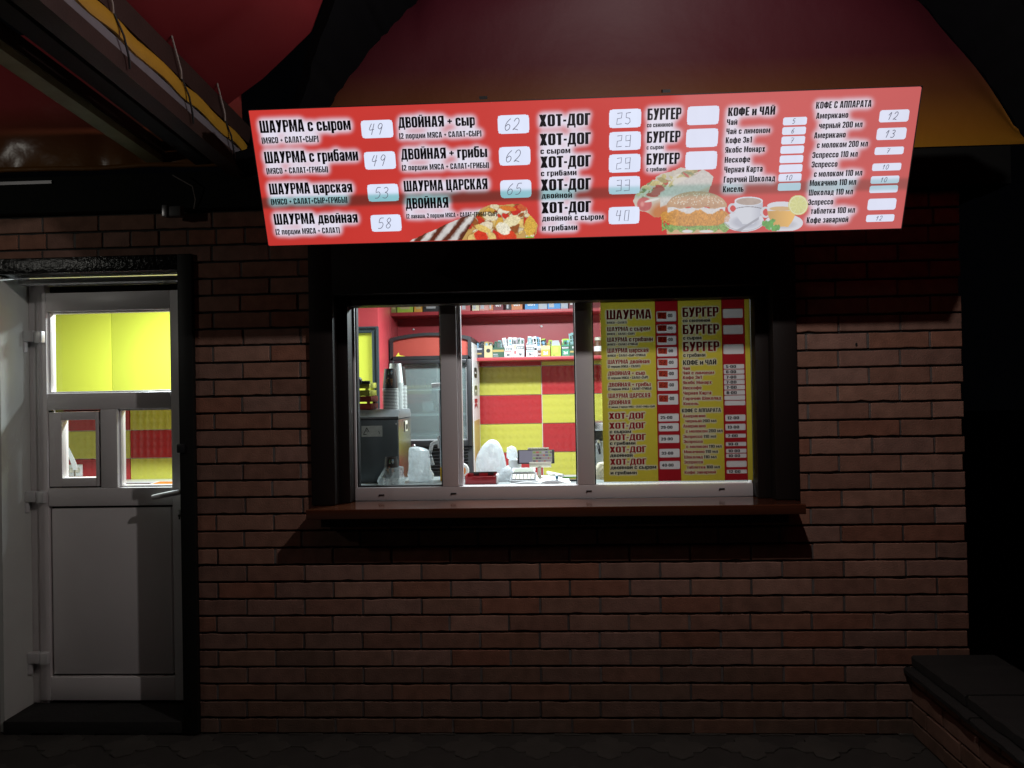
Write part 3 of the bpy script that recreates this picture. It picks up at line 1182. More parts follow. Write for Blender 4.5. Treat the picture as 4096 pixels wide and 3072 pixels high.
LX0, LX1, LZ0, LZ1 = -2.262, -1.452, 0.067, 1.995
tp = (dx(187, 1400), dx(684, 1400), dz(1570), dz(1242))
sl = (dx(187, 1790), dx(404, 1790), dz(1951), dz(1637))
pr = (dx(471, 1790), dx(687, 1790), dz(1951), dz(1637))
pn = (dx(205, 2350), dx(693, 2350), dz(2707), dz(2023))
Y0, Y1 = DY - 0.004, DY + 0.06
b = B()
bv = 0.004
b.box(LX0, tp[0], Y0, Y1, LZ0, LZ1, bv)                    # hinge stile
b.box(pr[1], LX1, Y0, Y1, LZ0, LZ1, bv)                    # lock stile
b.box(tp[0], pr[1], Y0, Y1, tp[3], LZ1 - .0005, bv)        # top rail
b.box(tp[0], pr[1], Y0, Y1, sl[3], tp[2], bv)
b.box(sl[1], pr[0], Y0, Y1, sl[2], sl[3], bv)
b.box(tp[0], pr[1], Y0, Y1, pn[3], sl[2], bv)
b.box(tp[0], pr[1], Y0, Y1, LZ0 + .0005, pn[2], bv)
door = b.build('door', M['pvcd'], kiosk)
b = B()                                                    # flat lower panel with its bead
b.box(tp[0] + .012, pr[1] - .012, Y0 + .008, Y1 - .01, pn[2] + .012, pn[3] - .012, 0.002)
b.build('door_panel', M['pvcd'], door)
b = B()
b.box(tp[0], pr[1], Y0 + .03, Y1 - .012, pn[2], pn[3])
b.build('gasket', M['gasket'], door)


def bead(x0, x1, z0, z1, w, ya, yb, name, m):
    q = B()
    q.box(x0, x0 + w, ya, yb, z0, z1, .002).box(x1 - w, x1, ya, yb, z0, z1, .002)
    q.box(x0 + w, x1 - w, ya, yb, z0, z0 + w, .002).box(x0 + w, x1 - w, ya, yb, z1 - w, z1, .002)
    return q.build(name, m, door)


def pane(x0, x1, z0, z1, Y, parent):
    q = B()
    q.box(x0, x1, Y, Y + .004, z0, z1)
    return q.build('window_pane', M['glass'], parent, None)


bead(tp[0], tp[1] + .004, tp[2], tp[3], .008, Y0 + .02, Y1 - .003, 'glazing_bead', M['pvcd'])
pane(tp[0] + .004, tp[1], tp[2] + .004, tp[3] - .004, Y0 + .035, door)
bead(pr[0], pr[1], pr[2], pr[3], .008, Y0 + .02, Y1 - .003, 'glazing_bead', M['pvcd'])
pane(pr[0] + .004, pr[1] - .004, pr[2] + .004, pr[3] - .004, Y0 + .035, door)
bead(sl[0] + .002, sl[1] - .002, sl[2] + .002, sl[3] - .002, .006, Y0 + .012, Y1 - .02, 'gasket', M['gasket'])
s2 = (dx(246, 1790), dx(381, 1790), dz(1910), dz(1678))
ss = B()
xa, xb, za, zb = sl[0] + .010, sl[1] - .012, sl[2] + .008, sl[3] - .010
ss.box(xa, s2[0], Y0 + .006, Y1 - .004, za, zb, .003).box(s2[1], xb, Y0 + .006, Y1 - .004, za, zb, .003)
ss.box(s2[0], s2[1], Y0 + .006, Y1 - .004, za, s2[2], .003).box(s2[0], s2[1], Y0 + .006, Y1 - .004, s2[3], zb, .003)
ss.build('hatch_sash', M['pvcd'], door)
pane(s2[0] - .002, s2[1] + .002, s2[2] - .002, s2[3] + .002, Y0 + .035, door)

for (pz, px) in ((1350, 0), (1992, 8), (2638, 22)):
    q = B()
    z = at(120, pz, DY - .03)[2]
    xk, xe = at(80 + px, pz, DY - .03)[0], at(168 + px, pz, DY - .03)[0]
    xm = xe - .040
    q.box(xk, xm, Y0 - .034, Y0 + .004, z - .020, z + .032, .008)
    q.box(xm + .0005, xe, Y0 - .030, Y0 + .002, z - .026, z + .030, .007)
    q.lathe([(.010, -.072), (.0145, -.068), (.0145, -.022), (.012, -.0205)], (xk + .0155, Y0 - .018, z), 18)
    q.build('hinge', M['satin'], door)
h0, h1 = at(609, 1990, .085), at(727, 1970, .085)
q = B()
hz, hx = h1[2], h1[0]
q.box(hx - .012, hx + .018, Y0 - .008, Y0 + .002, hz - .032, hz + .022, .004)
q.tube([(hx + .003, Y0 - .004, hz), (hx + .003, .100, hz + .003), (hx - .01, .087, hz + .002), (h0[0] + .03, .085, h0[2] + .006), (h0[0], .087, h0[2])], [.012, .012, .0125, .012, .011], 12)
q.build('handle', M['satin'], door)
q = B()
kz = at(719, 2062, DY)
q.lathe([(.0055, 0), (.0055, .003)], (0, 0, 0), 14, mx=Matrix.Translation((kz[0], Y0 - .0005, kz[2])) @ Matrix.Rotation(math.radians(90), 4, 'X'))
q.box(kz[0] - .003, kz[0] + .003, Y0 - .003, Y0 + .001, kz[2] - .017, kz[2] - .004, .001)
q.build('keyhole', M['gasket'], door)
q = B()
lz = at(722, 1793, -.02)
q.box(lz[0] - .012, lz[0] + .022, -.034, -.0225, lz[2] - .02, lz[2] + .02, .004)
q.build('strike_plate', M['black'], kiosk)

# serving window
WY = 0.135
WX0, WX1, WZ0, WZ1 = -0.731, 1.069, 0.9995, 1.880
MX = (-.327, -.253, -.235, .2873, .365)
RT_ = 1.0587
b = B()
b.box(WX0, WX1, WY, WY + .062, WZ0, RT_, .003)                           # bottom rail
b.box(WX0, WX0 + .010, WY, WY + .062, RT_ + .0005, WZ1 + .03, .002)
b.box(WX1 - .006, WX1, WY, WY + .062, RT_ + .0005, WZ1 + .03, .002)
b.box(MX[0], MX[1], WY, WY + .062, RT_ + .0005, WZ1 + .03, .003)
b.box(MX[1] + .0005, MX[2], WY + .022, WY + .058, RT_ + .0005, WZ1 + .03, .002)
b.box(MX[3], MX[4], WY, WY + .062, RT_ + .0005, WZ1 + .03, .003)
b.box(WX0, WX1, WY + .002, WY + .062, WZ1 + .0305, WZ1 + .08, .003)
win = b.build('serving_window', M['pvc'], kiosk)
for x0, x1, y0, z1 in ((WX0 + .0105, WX0 + .016, .012, WZ1 + .03), (MX[0] - .006, MX[0] - .0005, .012, WZ1 + .03), (MX[4] + .0005, MX[4] + .006, .012, WZ1 + .03), (MX[3] - .0055, MX[3] - .0005, .03, WZ1 + .03), (WX0 + .0165, MX[0] - .0065, .014, RT_ + .006)):
    q = B()
    q.box(x0, x1, WY + y0, WY + .05, RT_ + .0005, z1)
    q.build('gasket', M['gasket'], win)
for x0, x1 in ((WX0 + .012, MX[0]), (MX[4] + .001, WX1 - .006)):
    q = B()
    q.box(x0, x1, WY + .03, WY + .034, RT_ + .002, WZ1 + .03)
    q.build('window_pane', M['glass'], win, None)
for px, py in ((1527, 1980), (1815, 1974), (2357, 1964), (2888, 1955)):
    p = at(px, py, WY)
    q = B()
    q.box(p[0] - .013, p[0] + .012, WY - .004, WY + .002, p[2] - .0032, p[2] + .0028, .001)
    q.box(p[0] - .015, p[0] - .008, WY - .005, WY + .002, p[2] - .0055, p[2] - .0035, .0008)
    q.build('drain_cap', M['gasket'], win)

b = B()                                                    # dark trim round the window
b.box(-0.885, -0.779, -0.022, 0.012, 1.0045, 2.165, .003)
b.box(1.126, 1.226, -0.022, 0.012, 1.0045, 2.165, .003)
b.box(-0.779, -0.7315, 0.05, 0.19, 1.003, 1.8815, .002).box(-0.783, -0.7795, 0.0125, 0.19, 1.003, 2.16)
b.box(1.0695, 1.126, 0.05, 0.19, 1.003, 1.8815, .002).box(1.1265, 1.13, 0.0125, 0.19, 1.003, 2.16)
b.box(-0.7785, 1.1255, -0.030, 0.19, 1.925, 2.165, .004)
b.box(-0.7785, 1.1255, 0.03, 0.133, 1.882, 1.9245, .003)
b.build('window_surround', M['trim'], kiosk)
b = B()  # unseen boxes added to stop interior light leaking round the window
b.box(-0.884, -0.7315, 0.1905, 0.234, 0.986, 2.159).box(1.0695, 1.225, 0.1905, 0.234, 0.986, 2.159).box(-0.7310, 1.069, 0.20, 0.234, 1.965, 2.159)
b.box(-0.884, -0.7835, 0.0125, 0.19, 0.986, 2.159).box(1.1305, 1.225, 0.0125, 0.19, 0.986, 2.159)
b.build('leak_blocker', M['trim'], kiosk)
b = B()
b.box(-0.60, 0.85, -0.0335, -0.0305, 1.926, 1.9295)
b.build('trim_strip', M['brownsteel'], kiosk)

b = B()                                                    # counter shelf and the batten under it
b.rings([[Vector((x, y, z)) for (y, z) in ((-.155, .963), (-.157, .966), (-.157, 1.0005), (-.154, 1.0035), (.133, .9990), (.133, .963))] for x in (-.868, 1.205)])
b.build('counter_shelf', M['shelf'], kiosk)
b = B()
b.box(-0.83, 1.16, -0.075, -0.004, 0.915, 0.9655, .003)
b.build('shelf_batten', M['steeldark'], kiosk)

# inside the kiosk
b = B()
b.box(-3.9, 1.70, 0.2355, 2.298, 0.0, 0.10)
b.build('inner_floor', M['ifloor'], kiosk)
b = B()
b.box(-3.9, 1.70, 0.236, 2.298, 2.25, 2.319)
b.build('ceiling', M['ceil'], kiosk)
b = B()
b.box(1.685, 1.699, 0.2355, 2.29, 0.1005, 2.2495)
b.build('inner_wall', M['plaster'], kiosk)
b = B()
b.box(-3.899, -3.885, 0.2355, 2.29, 0.1005, 2.2495)
b.build('inner_wall', M['plaster'], kiosk)
for x in (0.05, -1.95):
    q = B()
    q.box(x - .5, x + .5, 0.86, 1.04, 2.222, 2.2495, .004)
    q.build('ceiling_light', M['whiteplastic'], kiosk)

YT = 2.15
TV, TF, TC = [], [], []
red, yel = (0.43, 0.032, 0.036), (0.55, 0.525, 0.085)
for i in range(-8, 4):
    for k in range(-5, 6):
        x0, z0 = 0.116 + .5022 * i + .0014, 1.049 + .2053 * k + .0014
        x1, z1 = x0 + .5022 - .0028, z0 + .2053 - .0028
        if z1 < .12 or z0 > 2.2 or x1 > 1.69 or x0 < -4.2:
            continue
        c = red if (i + k) % 2 == 0 else yel
        n = len(TV)
        TV += [(x0, YT + .01, z0), (x1, YT + .01, z0), (x1, YT + .01, z1), (x0, YT + .01, z1)]
        e = .002
        TV += [(x0 + e, YT, z0 + e), (x1 - e, YT, z0 + e), (x1 - e, YT, z1 - e), (x0 + e, YT, z1 - e)]
        TF += [(n + 4, n + 5, n + 6, n + 7), (n, n + 1, n + 5, n + 4), (n + 1, n + 2, n + 6, n + 5), (n + 2, n + 3, n + 7, n + 6), (n + 3, n, n + 4, n + 7)]
        TC += [np.array(c) * random.uniform(.94, 1.05)] * 8
m, nt, pb = nodes_of('glazed_tile')
a_ = nt.nodes.new('ShaderNodeAttribute')
a_.attribute_name = 'Col'
nt.links.new(a_.outputs['Color'], pb.inputs['Base Color'])
pb.inputs['Roughness'].default_value = 0.22
tc_ = nt.nodes.new('ShaderNodeTexCoord')
sx_ = nt.nodes.new('ShaderNodeSeparateXYZ')
nt.links.new(tc_.outputs['Object'], sx_.inputs[0])


def mth(op, a, b_=None):
    n = nt.nodes.new('ShaderNodeMath')
    n.operation = op
    for i, q in enumerate((a, b_)):
        if q is None:
            continue
        if isinstance(q, (int, float)):
            n.inputs[i].default_value = q
        else:
            nt.links.new(q, n.inputs[i])
    return n.outputs[0]


ca = mth('COSINE', mth('MULTIPLY', sx_.outputs[0], 2 * math.pi / .050))
cb = mth('COSINE', mth('MULTIPLY', sx_.outputs[2], 2 * math.pi / .056))
vor = nt.nodes.new('ShaderNodeTexVoronoi')
vor.inputs['Scale'].default_value = 24
nt.links.new(tc_.outputs['Object'], vor.inputs['Vector'])
hh = mth('ADD', mth('SMOOTH_MIN', mth('ADD', ca, cb), 0.75), mth('MULTIPLY', vor.outputs['Distance'], 0.5))
bp_ = nt.nodes.new('ShaderNodeBump')
bp_.inputs['Strength'].default_value = 0.5
bp_.inputs['Distance'].default_value = 0.0016
nt.links.new(hh, bp_.inputs['Height'])
nt.links.new(bp_.outputs[0], pb.inputs['Normal'])
raw('tiled_wall', TV, TF, m, kiosk, np.array(TC))
b = B()
b.box(-3.884, 1.684, YT + .008, 2.29, 0.1005, 2.2495)
b.build('tile_grout', M['plaster'], kiosk)
b = B()
b.box(-1.47, -0.845, 1.20, 1.556, 0.1005, 2.2495, .003)
part_ = b.build('partition', M['redlam'], kiosk)

# framed yellow panel on the partition, yellow wall cupboard seen through the door
fr = at(1516, 1500, 1.18)[0]
ft = at(1470, 1306, 1.18)[2]
q = B()
inn = (at(1489, 1500, 1.17)[0], at(1470, 1337, 1.17)[2])
for k, (d, w) in enumerate(((0.0, 0.0), (0.010, .014), (0.004, .026))):
    y0 = 1.172 + d * .6
    x_r, z_t = fr - w, ft - w
    q.box(x_r - .013, x_r, y0, 1.1985, 1.2, z_t, .003)
    q.box(-1.44, x_r - .013, y0, 1.1985, z_t - .013, z_t, .003)
fp = thing('framed_panel', 'yellow panel in a ribbed charcoal frame on the red partition', 'panel', (-1.1, 1.19, 1.2))
q.build('frame', M['charcoal'], fp)
q = B()
q.box(-1.43, fr - .038, 1.186, 1.197, 1.2, ft - .039)
q.build('yellow_panel', M['yellowlam'], fp)

cb = thing('wall_cupboard', 'bright yellow wall cupboard with two flat doors, seen through the top door pane', 'cupboard', (-2.3, 1.9, 1.43))
q = B()
q.box(-3.50, -1.48, 1.742, 2.148, 1.43, 2.22)
q.build('carcass', M['yellowlam'], cb)
seam = at(447, 1400, 1.72)[0]
for x0, x1 in ((-3.50, seam - .0018), (seam + .0018, -1.48)):
    q = B()
    q.box(x0, x1, 1.72, 1.7405, 1.425, 2.225, .0015)
    q.build('cupboard_door', M['yellowlam'], cb)

# ------------------------------------------------------------------ low wall at the right
lw = thing('low_wall', 'low brick side wall with dark concrete coping, running out from the kiosk corner', 'wall', (1.85, -1.2, 0))
V, F, C, NG = [], [], [], []
PV2 = []
for r in range(0, 4):
    z0, z1 = (0.0 if r == 0 else zn(r) + .0048), min(zn(r + 1) - .0048, .262)
    y = -0.002 - (0.13 if r % 2 else 0)
    if r % 2:
        brick(0.004, 0.125, z0, z1)
    while y > -2.4:
        brick(-y + .005, -y + .255, z0, z1)
        y -= .26
Vn = [(1.678 + d, -x, z) for (x, d, z) in V]
me = bpy.data.meshes.new('brick_base')
me.from_pydata(Vn, [], F + NG)
at_ = me.color_attributes.new('Col', 'FLOAT_COLOR', 'POINT')
cc = np.ones((len(V), 4), dtype=np.float32)
cc[:, :3] = np.array(C)
at_.data.foreach_set('color', cc.ravel())
me.update()
finish('brick_base', me, M['brick'], lw, 30)
q = B()
q.box(1.690, 2.02, -2.6, -0.012, 0.0, 0.262)
q.build('wall_core', M['mortar'], lw)


def rough_slab(x0, x1, z0, z1, y0, y1, name, seed):
    """one worn coping slab with a chipped, uneven edge"""
    q = B()
    rr = []
    n = 16
    for k in range(n + 1):
        y = y0 + (y1 - y0) * k / n
        w = lambda o, a=.007: a * noise.noise(Vector((y * 9, seed, o))) + .5 * a * noise.noise(Vector((y * 31, seed, o)))
        c = .006 + abs(w(5, .009))
        rr.append([Vector(p) for p in ((x0 + w(1) + c * .3, y, z0), (x1 + w(2), y, z0), (x1 + w(2), y, z1 - .004), (x1 - .006, y, z1 + w(3, .003)), (x0 + .3 * (x1 - x0), y, z1 + w(6, .004)), (x0 + c + w(1), y, z1 + w(4, .003)), (x0 + w(1), y, z1 - c))])
    q.rings(rr)
    return q.build(name, M['concrete'], lw, 40)


for k in range(5):
    rough_slab(1.645, 2.06, 0.2625, 0.287, -.0065 - .52 * k, -.0065 - .52 * k - .508, 'lower_coping', 3 + k)
for k in range(6):
    rough_slab(1.680, 2.03, 0.2925, 0.336, -.0065 - .44 * k, -.0065 - .44 * k - .428, 'upper_coping', 31 + k)

# ------------------------------------------------------------------ fabric canopy over the front
can = thing('fabric_canopy', 'maroon and yellow fabric canopy with dark arch ribs and steel rafters above the sign', 'canopy', (0.6, -0.4, 2.45))
left = [(1680, 0), (1615, 65), (1550, 137), (1506, 181), (1405, 311), (1347, 390), (1300, 470)]
right = [(3649, 0), (3694, 30), (3793, 149), (3882, 248), (3951, 337), (4016, 436), (4090, 562)]
Lp = [at(x, y, -.06) for x, y in left]
Rp = [at(x, y, -.06) for x, y in right]
top = [(-.33, 3.28), (-.15, 3.42), (.15, 3.56), (.6, 3.66), (1.05, 3.58), (1.4, 3.40), (1.62, 3.2)]
arch = [(p[0], p[2]) for p in reversed(Lp)] + top + [(p[0], p[2]) for p in Rp]
arch = [(-1.15, 2.44), (-0.98, 2.50)] + arch
arr = np.array(arch)
dense = smooth(arr, 4)
# gable sheet: filled under the arch
q = B()
xs = np.linspace(-1.15, 2.235, 70)
oz = np.interp(xs, dense[:, 0], dense[:, 1])
rows = []
for s in np.linspace(0, 1, 22):
    rows.append([(x, -0.048 - 0.55 * max(0.0, 2.485 + (max(z + .03, 2.49) - 2.485) * s - 2.80) ** 2 * min(1.0, 2.2 * (1 - s) + .12) - 0.012 * math.sin(3.1 * x + 5 * s) * s - 0.006 * noise.noise((x * 3, s * 3, 0)), 2.485 + (max(z + .03, 2.49) - 2.485) * s) for x, z in zip(xs, oz)])
q.grid(rows)
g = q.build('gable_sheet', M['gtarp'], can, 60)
# arch rib: dark band lying on the curve
q = B()
n = len(dense)
inner, outer = [], []
for i, (x, z) in enumerate(dense):
    t = dense[min(i + 1, n - 1)] - dense[max(i - 1, 0)]
    t = t / (np.linalg.norm(t) + 1e-9)
    nn = np.array([-t[1], t[0]])
    sc_ = 0.004 * math.sin(i * 1.9)
    inner.append((x - nn[0] * sc_, z - nn[1] * sc_))
    outer.append((x + nn[0] * .055, z + nn[1] * .055))
for w0, y in ((inner, -.075), (outer, -.075)):
    pass
def rib_end(z):
    return -.20 - 0.85 * max(0.0, min(.75, z - 2.62))


q.rings([[Vector((a[0], -.075, a[1])), Vector((c[0], -.075, c[1])), Vector((c[0], rib_end(c[1]), c[1] + .01)), Vector((a[0] + (c[0] - a[0]) * .4, rib_end(c[1]), a[1] + (c[1] - a[1]) * .4))] for a, c in zip(inner, outer)])
q.build('arch_rib', M['ribdark'], can, 40)
# vault sheet running out over the street
k0 = min(i for i, c in enumerate(outer) if c[1] > 2.86)
prof = [(-1.140, 2.672), (-1.06, 2.705), (-.97, 2.742), (-.88, 2.79)] + [tuple(c) for c in outer[k0:-1]]
q = B()
rows = []
for s in np.linspace(0, 1, 24):
    row = []
    for n_, c in enumerate(prof):
        y = rib_end(c[1]) - 3.0 * s
        row.append((c[0], y, c[1] + .01 + .054 * (-y) + .010 * math.sin(9 * s + 4 * c[0]) * min(1, n_ / 3)))
    rows.append(row)
q.grid(rows)
q.build('vault_sheet', M['vtarp'], can, 60)
# side gable sheet left, wrinkled and shiny
q = B()
rows = []
for s in np.linspace(0, 1, 40):
    z = 2.508 + .60 * s
    row = []
    for x in np.linspace(-3.1, -1.16, 90):
        e = math.exp(-6 * s)
        wr = .012 * e * math.sin(23 * x + 9 * noise.noise((x * 2, s, 3))) + .022 * noise.noise((x * 2.4 + s, s * 2.2, 1)) + .006 * noise.noise((x * 7 + 4 * s, s * 3, 7))
        row.append((x, -.055 + wr, z))
    rows.append(row)
q.grid(rows)
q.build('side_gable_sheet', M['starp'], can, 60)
q = B()
q.tube([(x, -.062 + .004 * math.sin(17 * x), 2.510 + .003 * math.sin(11 * x)) for x in np.linspace(-3.1, -1.16, 40)], .011, 8)
q.build('rolled_hem', M['starp'], can)
# rafters running out from the wall, slightly rising


def zr(y, z0):
    return z0 + .054 * (-y)


def rafter(x0, x1, za, zb_, name, m, y0=-.05, y1=-3.1):
    q = B()
    q.rings([[Vector((x0, y, zr(y, za))), Vector((x1, y, zr(y, za))), Vector((x1, y, zr(y, zb_))), Vector((x0, y, zr(y, zb_)))] for y in (y0, y1)])
    return q.build(name, m, can)


rafter(-1.20, -1.129, 2.440, 2.497, 'rafter', M['brownsteel'])
rafter(-1.19, -1.133, 2.498, 2.531, 'banner_edge', M['greystrip'], y1=-3.0)
rafter(-1.20, -1.122, 2.585, 2.665, 'rafter', M['brownsteel'])
rafter(-1.58, -1.50, 2.545, 2.60, 'rafter', M['brownsteel'])
rafter(-1.575, -1.505, 2.515, 2.5445, 'rafter_strip', M['yellowstrip'])
rafter(-1.36, -1.29, 2.50, 2.57, 'rafter', M['steeldark'])
q = B()
rr = []
for k, y in enumerate(np.linspace(-.10, -3.0, 70)):
    wv = .006 * math.sin(21 * y) + .006 * noise.noise((y * 9, 0, 0))
    zc = zr(y, 2.556) + wv
    rr.append([Vector((-1.128 + .012 * math.cos(a) + .004 * noise.noise((y * 7, a, 0)), y, zc + .027 * math.sin(a))) for a in np.linspace(0, 2 * math.pi, 10, endpoint=False)])
q.rings(rr)
q.build('yellow_hem', M['hem'], can, 50)
for y in (-.35, -.72, -1.15, -1.62):
    q = B()
    q.tube([(-1.118, y - .10, zr(y - .1, 2.75)), (-1.112, y - .06, zr(y, 2.70)), (-1.108, y, zr(y, 2.60)), (-1.112, y + .01, zr(y, 2.575))], .0032, 6)
    q.build('lacing_cord', M['cord'], can)
    q = B()
    q.tube([(-1.115, y + .02, zr(y, 2.58)), (-1.108, y + .06, zr(y, 2.53)), (-1.115, y + .10, zr(y, 2.48)), (-1.118, y + .11, zr(y, 2.45))], .0035, 6)
    q.build('lacing_loop', M['cordk'], can)
q = B()
q.tube([at(690, 700, -.10), at(770, 745, -.08), at(782, 800, -.06), at(776, 835, -.05)], .003, 6)
cordo = q.build('cable', M['cord'])
jb = thing('junction_box', 'small grey junction box on the dark fascia left of the menu sign', 'junction box', tuple(at(705, 850, -.05)))
p = at(705, 850, -.05)
q = B()
q.box(p[0] - .042, p[0] + .036, -.085, -.0465, p[2] - .024, p[2] + .022, .005)
q.build('box_body', mat('grey_box_plastic', (.10, .10, .10), .5), jb)
q = B()
q.box(p[0] - .045, p[0] - .02, -.092, -.0855, p[2] - .026, p[2] + .026, .004)
q.build('box_clip', M['alu'], jb)
cordo.parent = jb
cordo.matrix_parent_inverse = Matrix.Translation(-jb.location)

# the lamp that lights the front, hung under the canopy just above the picture
lampo = thing('canopy_lamp', 'small round lamp hanging under the canopy in front of the sign', 'lamp', tuple(LAMP + Vector((0, 0, .05))))
q = B()
q.lathe([(.012, .16), (.02, .155), (.03, .09), (.055, .07), (.056, .062), (.03, .06)], tuple(LAMP), 24)
q.build('lamp_housing', M['steeldark'], lampo)
lampo2 = thing('canopy_lamp', 'small round lamp hanging under the canopy in front of the door', 'lamp', tuple(LAMP2 + Vector((0, 0, .05))))
q = B()
q.lathe([(.012, .16), (.02, .155), (.03, .09), (.055, .07), (.056, .062), (.03, .06)], tuple(LAMP2), 24)
q.build('lamp_housing', M['steeldark'], lampo2)
q = B()
q.tube([LAMP + Vector((0, 0, .16)), LAMP + Vector((0, 0, .74))], .004, 6)
q.build('lamp_cord', M['cordk'], lampo)
# ------------------------------------------------------------------ the backlit menu sign
SO, SW, SH = (-0.903, -0.45, 2.066), 2.3825, 0.491
SP = Plane(SO, (1, 0, 0), (0, -0.181, 0.4565))
sign = thing('menu_lightbox', 'long red backlit menu sign with black lettering and handwritten prices, hung above the window', 'sign', (0.29, -0.35, 2.07))


def crop(ox, oy, k):
    return lambda x, y: (ox + x / k, oy + y / k)


c2, c3, c4 = crop(950, 380, 2.6757), crop(1550, 380, 2.6757), crop(2100, 380, 2.6757)
c5, c6 = crop(2500, 350, 2.765), crop(2850, 330, 2.4578)
SIGN_TEXT = [
    (c2, 'ШАУРМА с сыром', 248, 403, 1218, 378, 270, 1), (c2, '(МЯСО + САЛАТ+СЫР)', 266, 520, 872, 503, 452, 0),
    (c2, 'ШАУРМА с грибами', 300, 732, 1297, 703, 605, 1), (c2, '(МЯСО + САЛАТ+ГРИБЫ)', 316, 845, 974, 828, 780, 0),
    (c2, 'ШАУРМА царская', 350, 1062, 1235, 1045, 942, 1), (c2, '(МЯСО + САЛАТ+СЫР+ГРИБЫ)', 364, 1172, 1180, 1155, 1108, 0),
    (c2, 'ШАУРМА двойная', 400, 1386, 1292, 1368, 1268, 1), (c2, '(2 порции МЯСА + САЛАТ)', 413, 1490, 1100, 1480, 1428, 0),
    (c3, 'ДВОЙНАЯ + сыр', 120, 352, 937, 328, 235, 1), (c3, '(2 порции МЯСА + САЛАТ+СЫР)', 128, 468, 1007, 442, 406, 0),
    (c3, 'ДВОЙНАЯ + грибы', 150, 693, 1070, 665, 575, 1), (c3, '(2 порции МЯСА + САЛАТ+ГРИБЫ)', 158, 806, 1087, 783, 745, 0),
    (c3, 'ШАУРМА ЦАРСКАЯ', 180, 1032, 1073, 1010, 915, 1), (c3, 'ДВОЙНАЯ', 198, 1220, 655, 1205, 1105, 1),
    (c3, '(2 лаваша, 2 порции МЯСА + САЛАТ+ГРИБЫ+СЫР)', 205, 1318, 1174, 1298, 1268, 0),
    (c4, 'ХОТ-ДОГ', 152, 342, 700, 318, 213, 1), (c4, 'ХОТ-ДОГ', 158, 543, 704, 522, 417, 1), (c4, 'с сыром', 165, 632, 485, 622, 570, 0),
    (c4, 'ХОТ-ДОГ', 165, 783, 705, 762, 660, 1), (c4, 'с грибами', 170, 870, 552, 858, 808, 0),
    (c4, 'ХОТ-ДОГ', 170, 1028, 705, 1008, 905, 1), (c4, 'двойной', 178, 1110, 504, 1098, 1048, 0),
    (c4, 'ХОТ-ДОГ', 176, 1270, 706, 1250, 1150, 1), (c4, 'двойной с сыром', 183, 1350, 842, 1333, 1288, 0), (c4, 'и грибами', 183, 1455, 560, 1443, 1392, 0),
    (c4, 'БУРГЕР', 1308, 270, 1670, 258, 145, 1), (c4, 'со свининой', 1303, 347, 1582, 338, 297, 0),
    (c4, 'БУРГЕР', 1302, 515, 1660, 502, 392, 1), (c4, 'с сыром', 1300, 585, 1482, 578, 538, 0),
    (c4, 'БУРГЕР', 1298, 750, 1652, 735, 628, 1), (c4, 'с грибами', 1298, 818, 1512, 812, 773, 0),
    (c6, 'КОФЕ и ЧАЙ', 150, 332, 612, 315, 248, 1), (c6, 'Чай', 138, 420, 242, 414, 362, 0), (c6, 'Чай с лимоном', 133, 508, 564, 497, 450, 0),
    (c6, 'Кофе 3в1', 127, 598, 384, 590, 538, 0), (c6, 'Якобс Монарх', 122, 692, 514, 680, 633, 0), (c6, 'Нескофе', 117, 790, 367, 782, 731, 0),
    (c6, 'Черная Карта', 112, 888, 490, 876, 826, 0), (c6, 'Горячий Шоколад', 107, 985, 612, 970, 923, 0), (c6, 'Кисель', 100, 1080, 302, 1072, 1020, 0),
    (c6, 'КОФЕ С АППАРАТА', 1013, 258, 1558, 240, 190, 0), (c6, 'Американо', 1015, 357, 1330, 347, 297, 0), (c6, 'черный 200 мл', 1042, 452, 1469, 440, 392, 0),
    (c6, 'Американо', 995, 550, 1305, 540, 490, 0), (c6, 'с молоком 200 мл', 1022, 643, 1522, 630, 583, 0), (c6, 'Эспрессо 110 мл', 977, 742, 1422, 730, 683, 0),
    (c6, 'Эспрессо', 970, 835, 1224, 828, 776, 0), (c6, 'с молоком 110 мл', 993, 928, 1467, 915, 868, 0), (c6, 'Мокачино 110 мл', 952, 1018, 1407, 1005, 958, 0),
    (c6, 'Шоколад 110 мл', 943, 1110, 1375, 1100, 1051, 0), (c6, 'Эспрессо', 935, 1205, 1182, 1198, 1148, 0), (c6, 'таблетка 100 мл', 962, 1290, 1395, 1282, 1231, 0),
    (c6, 'Кофе заварной', 922, 1382, 1330, 1372, 1323, 0)]
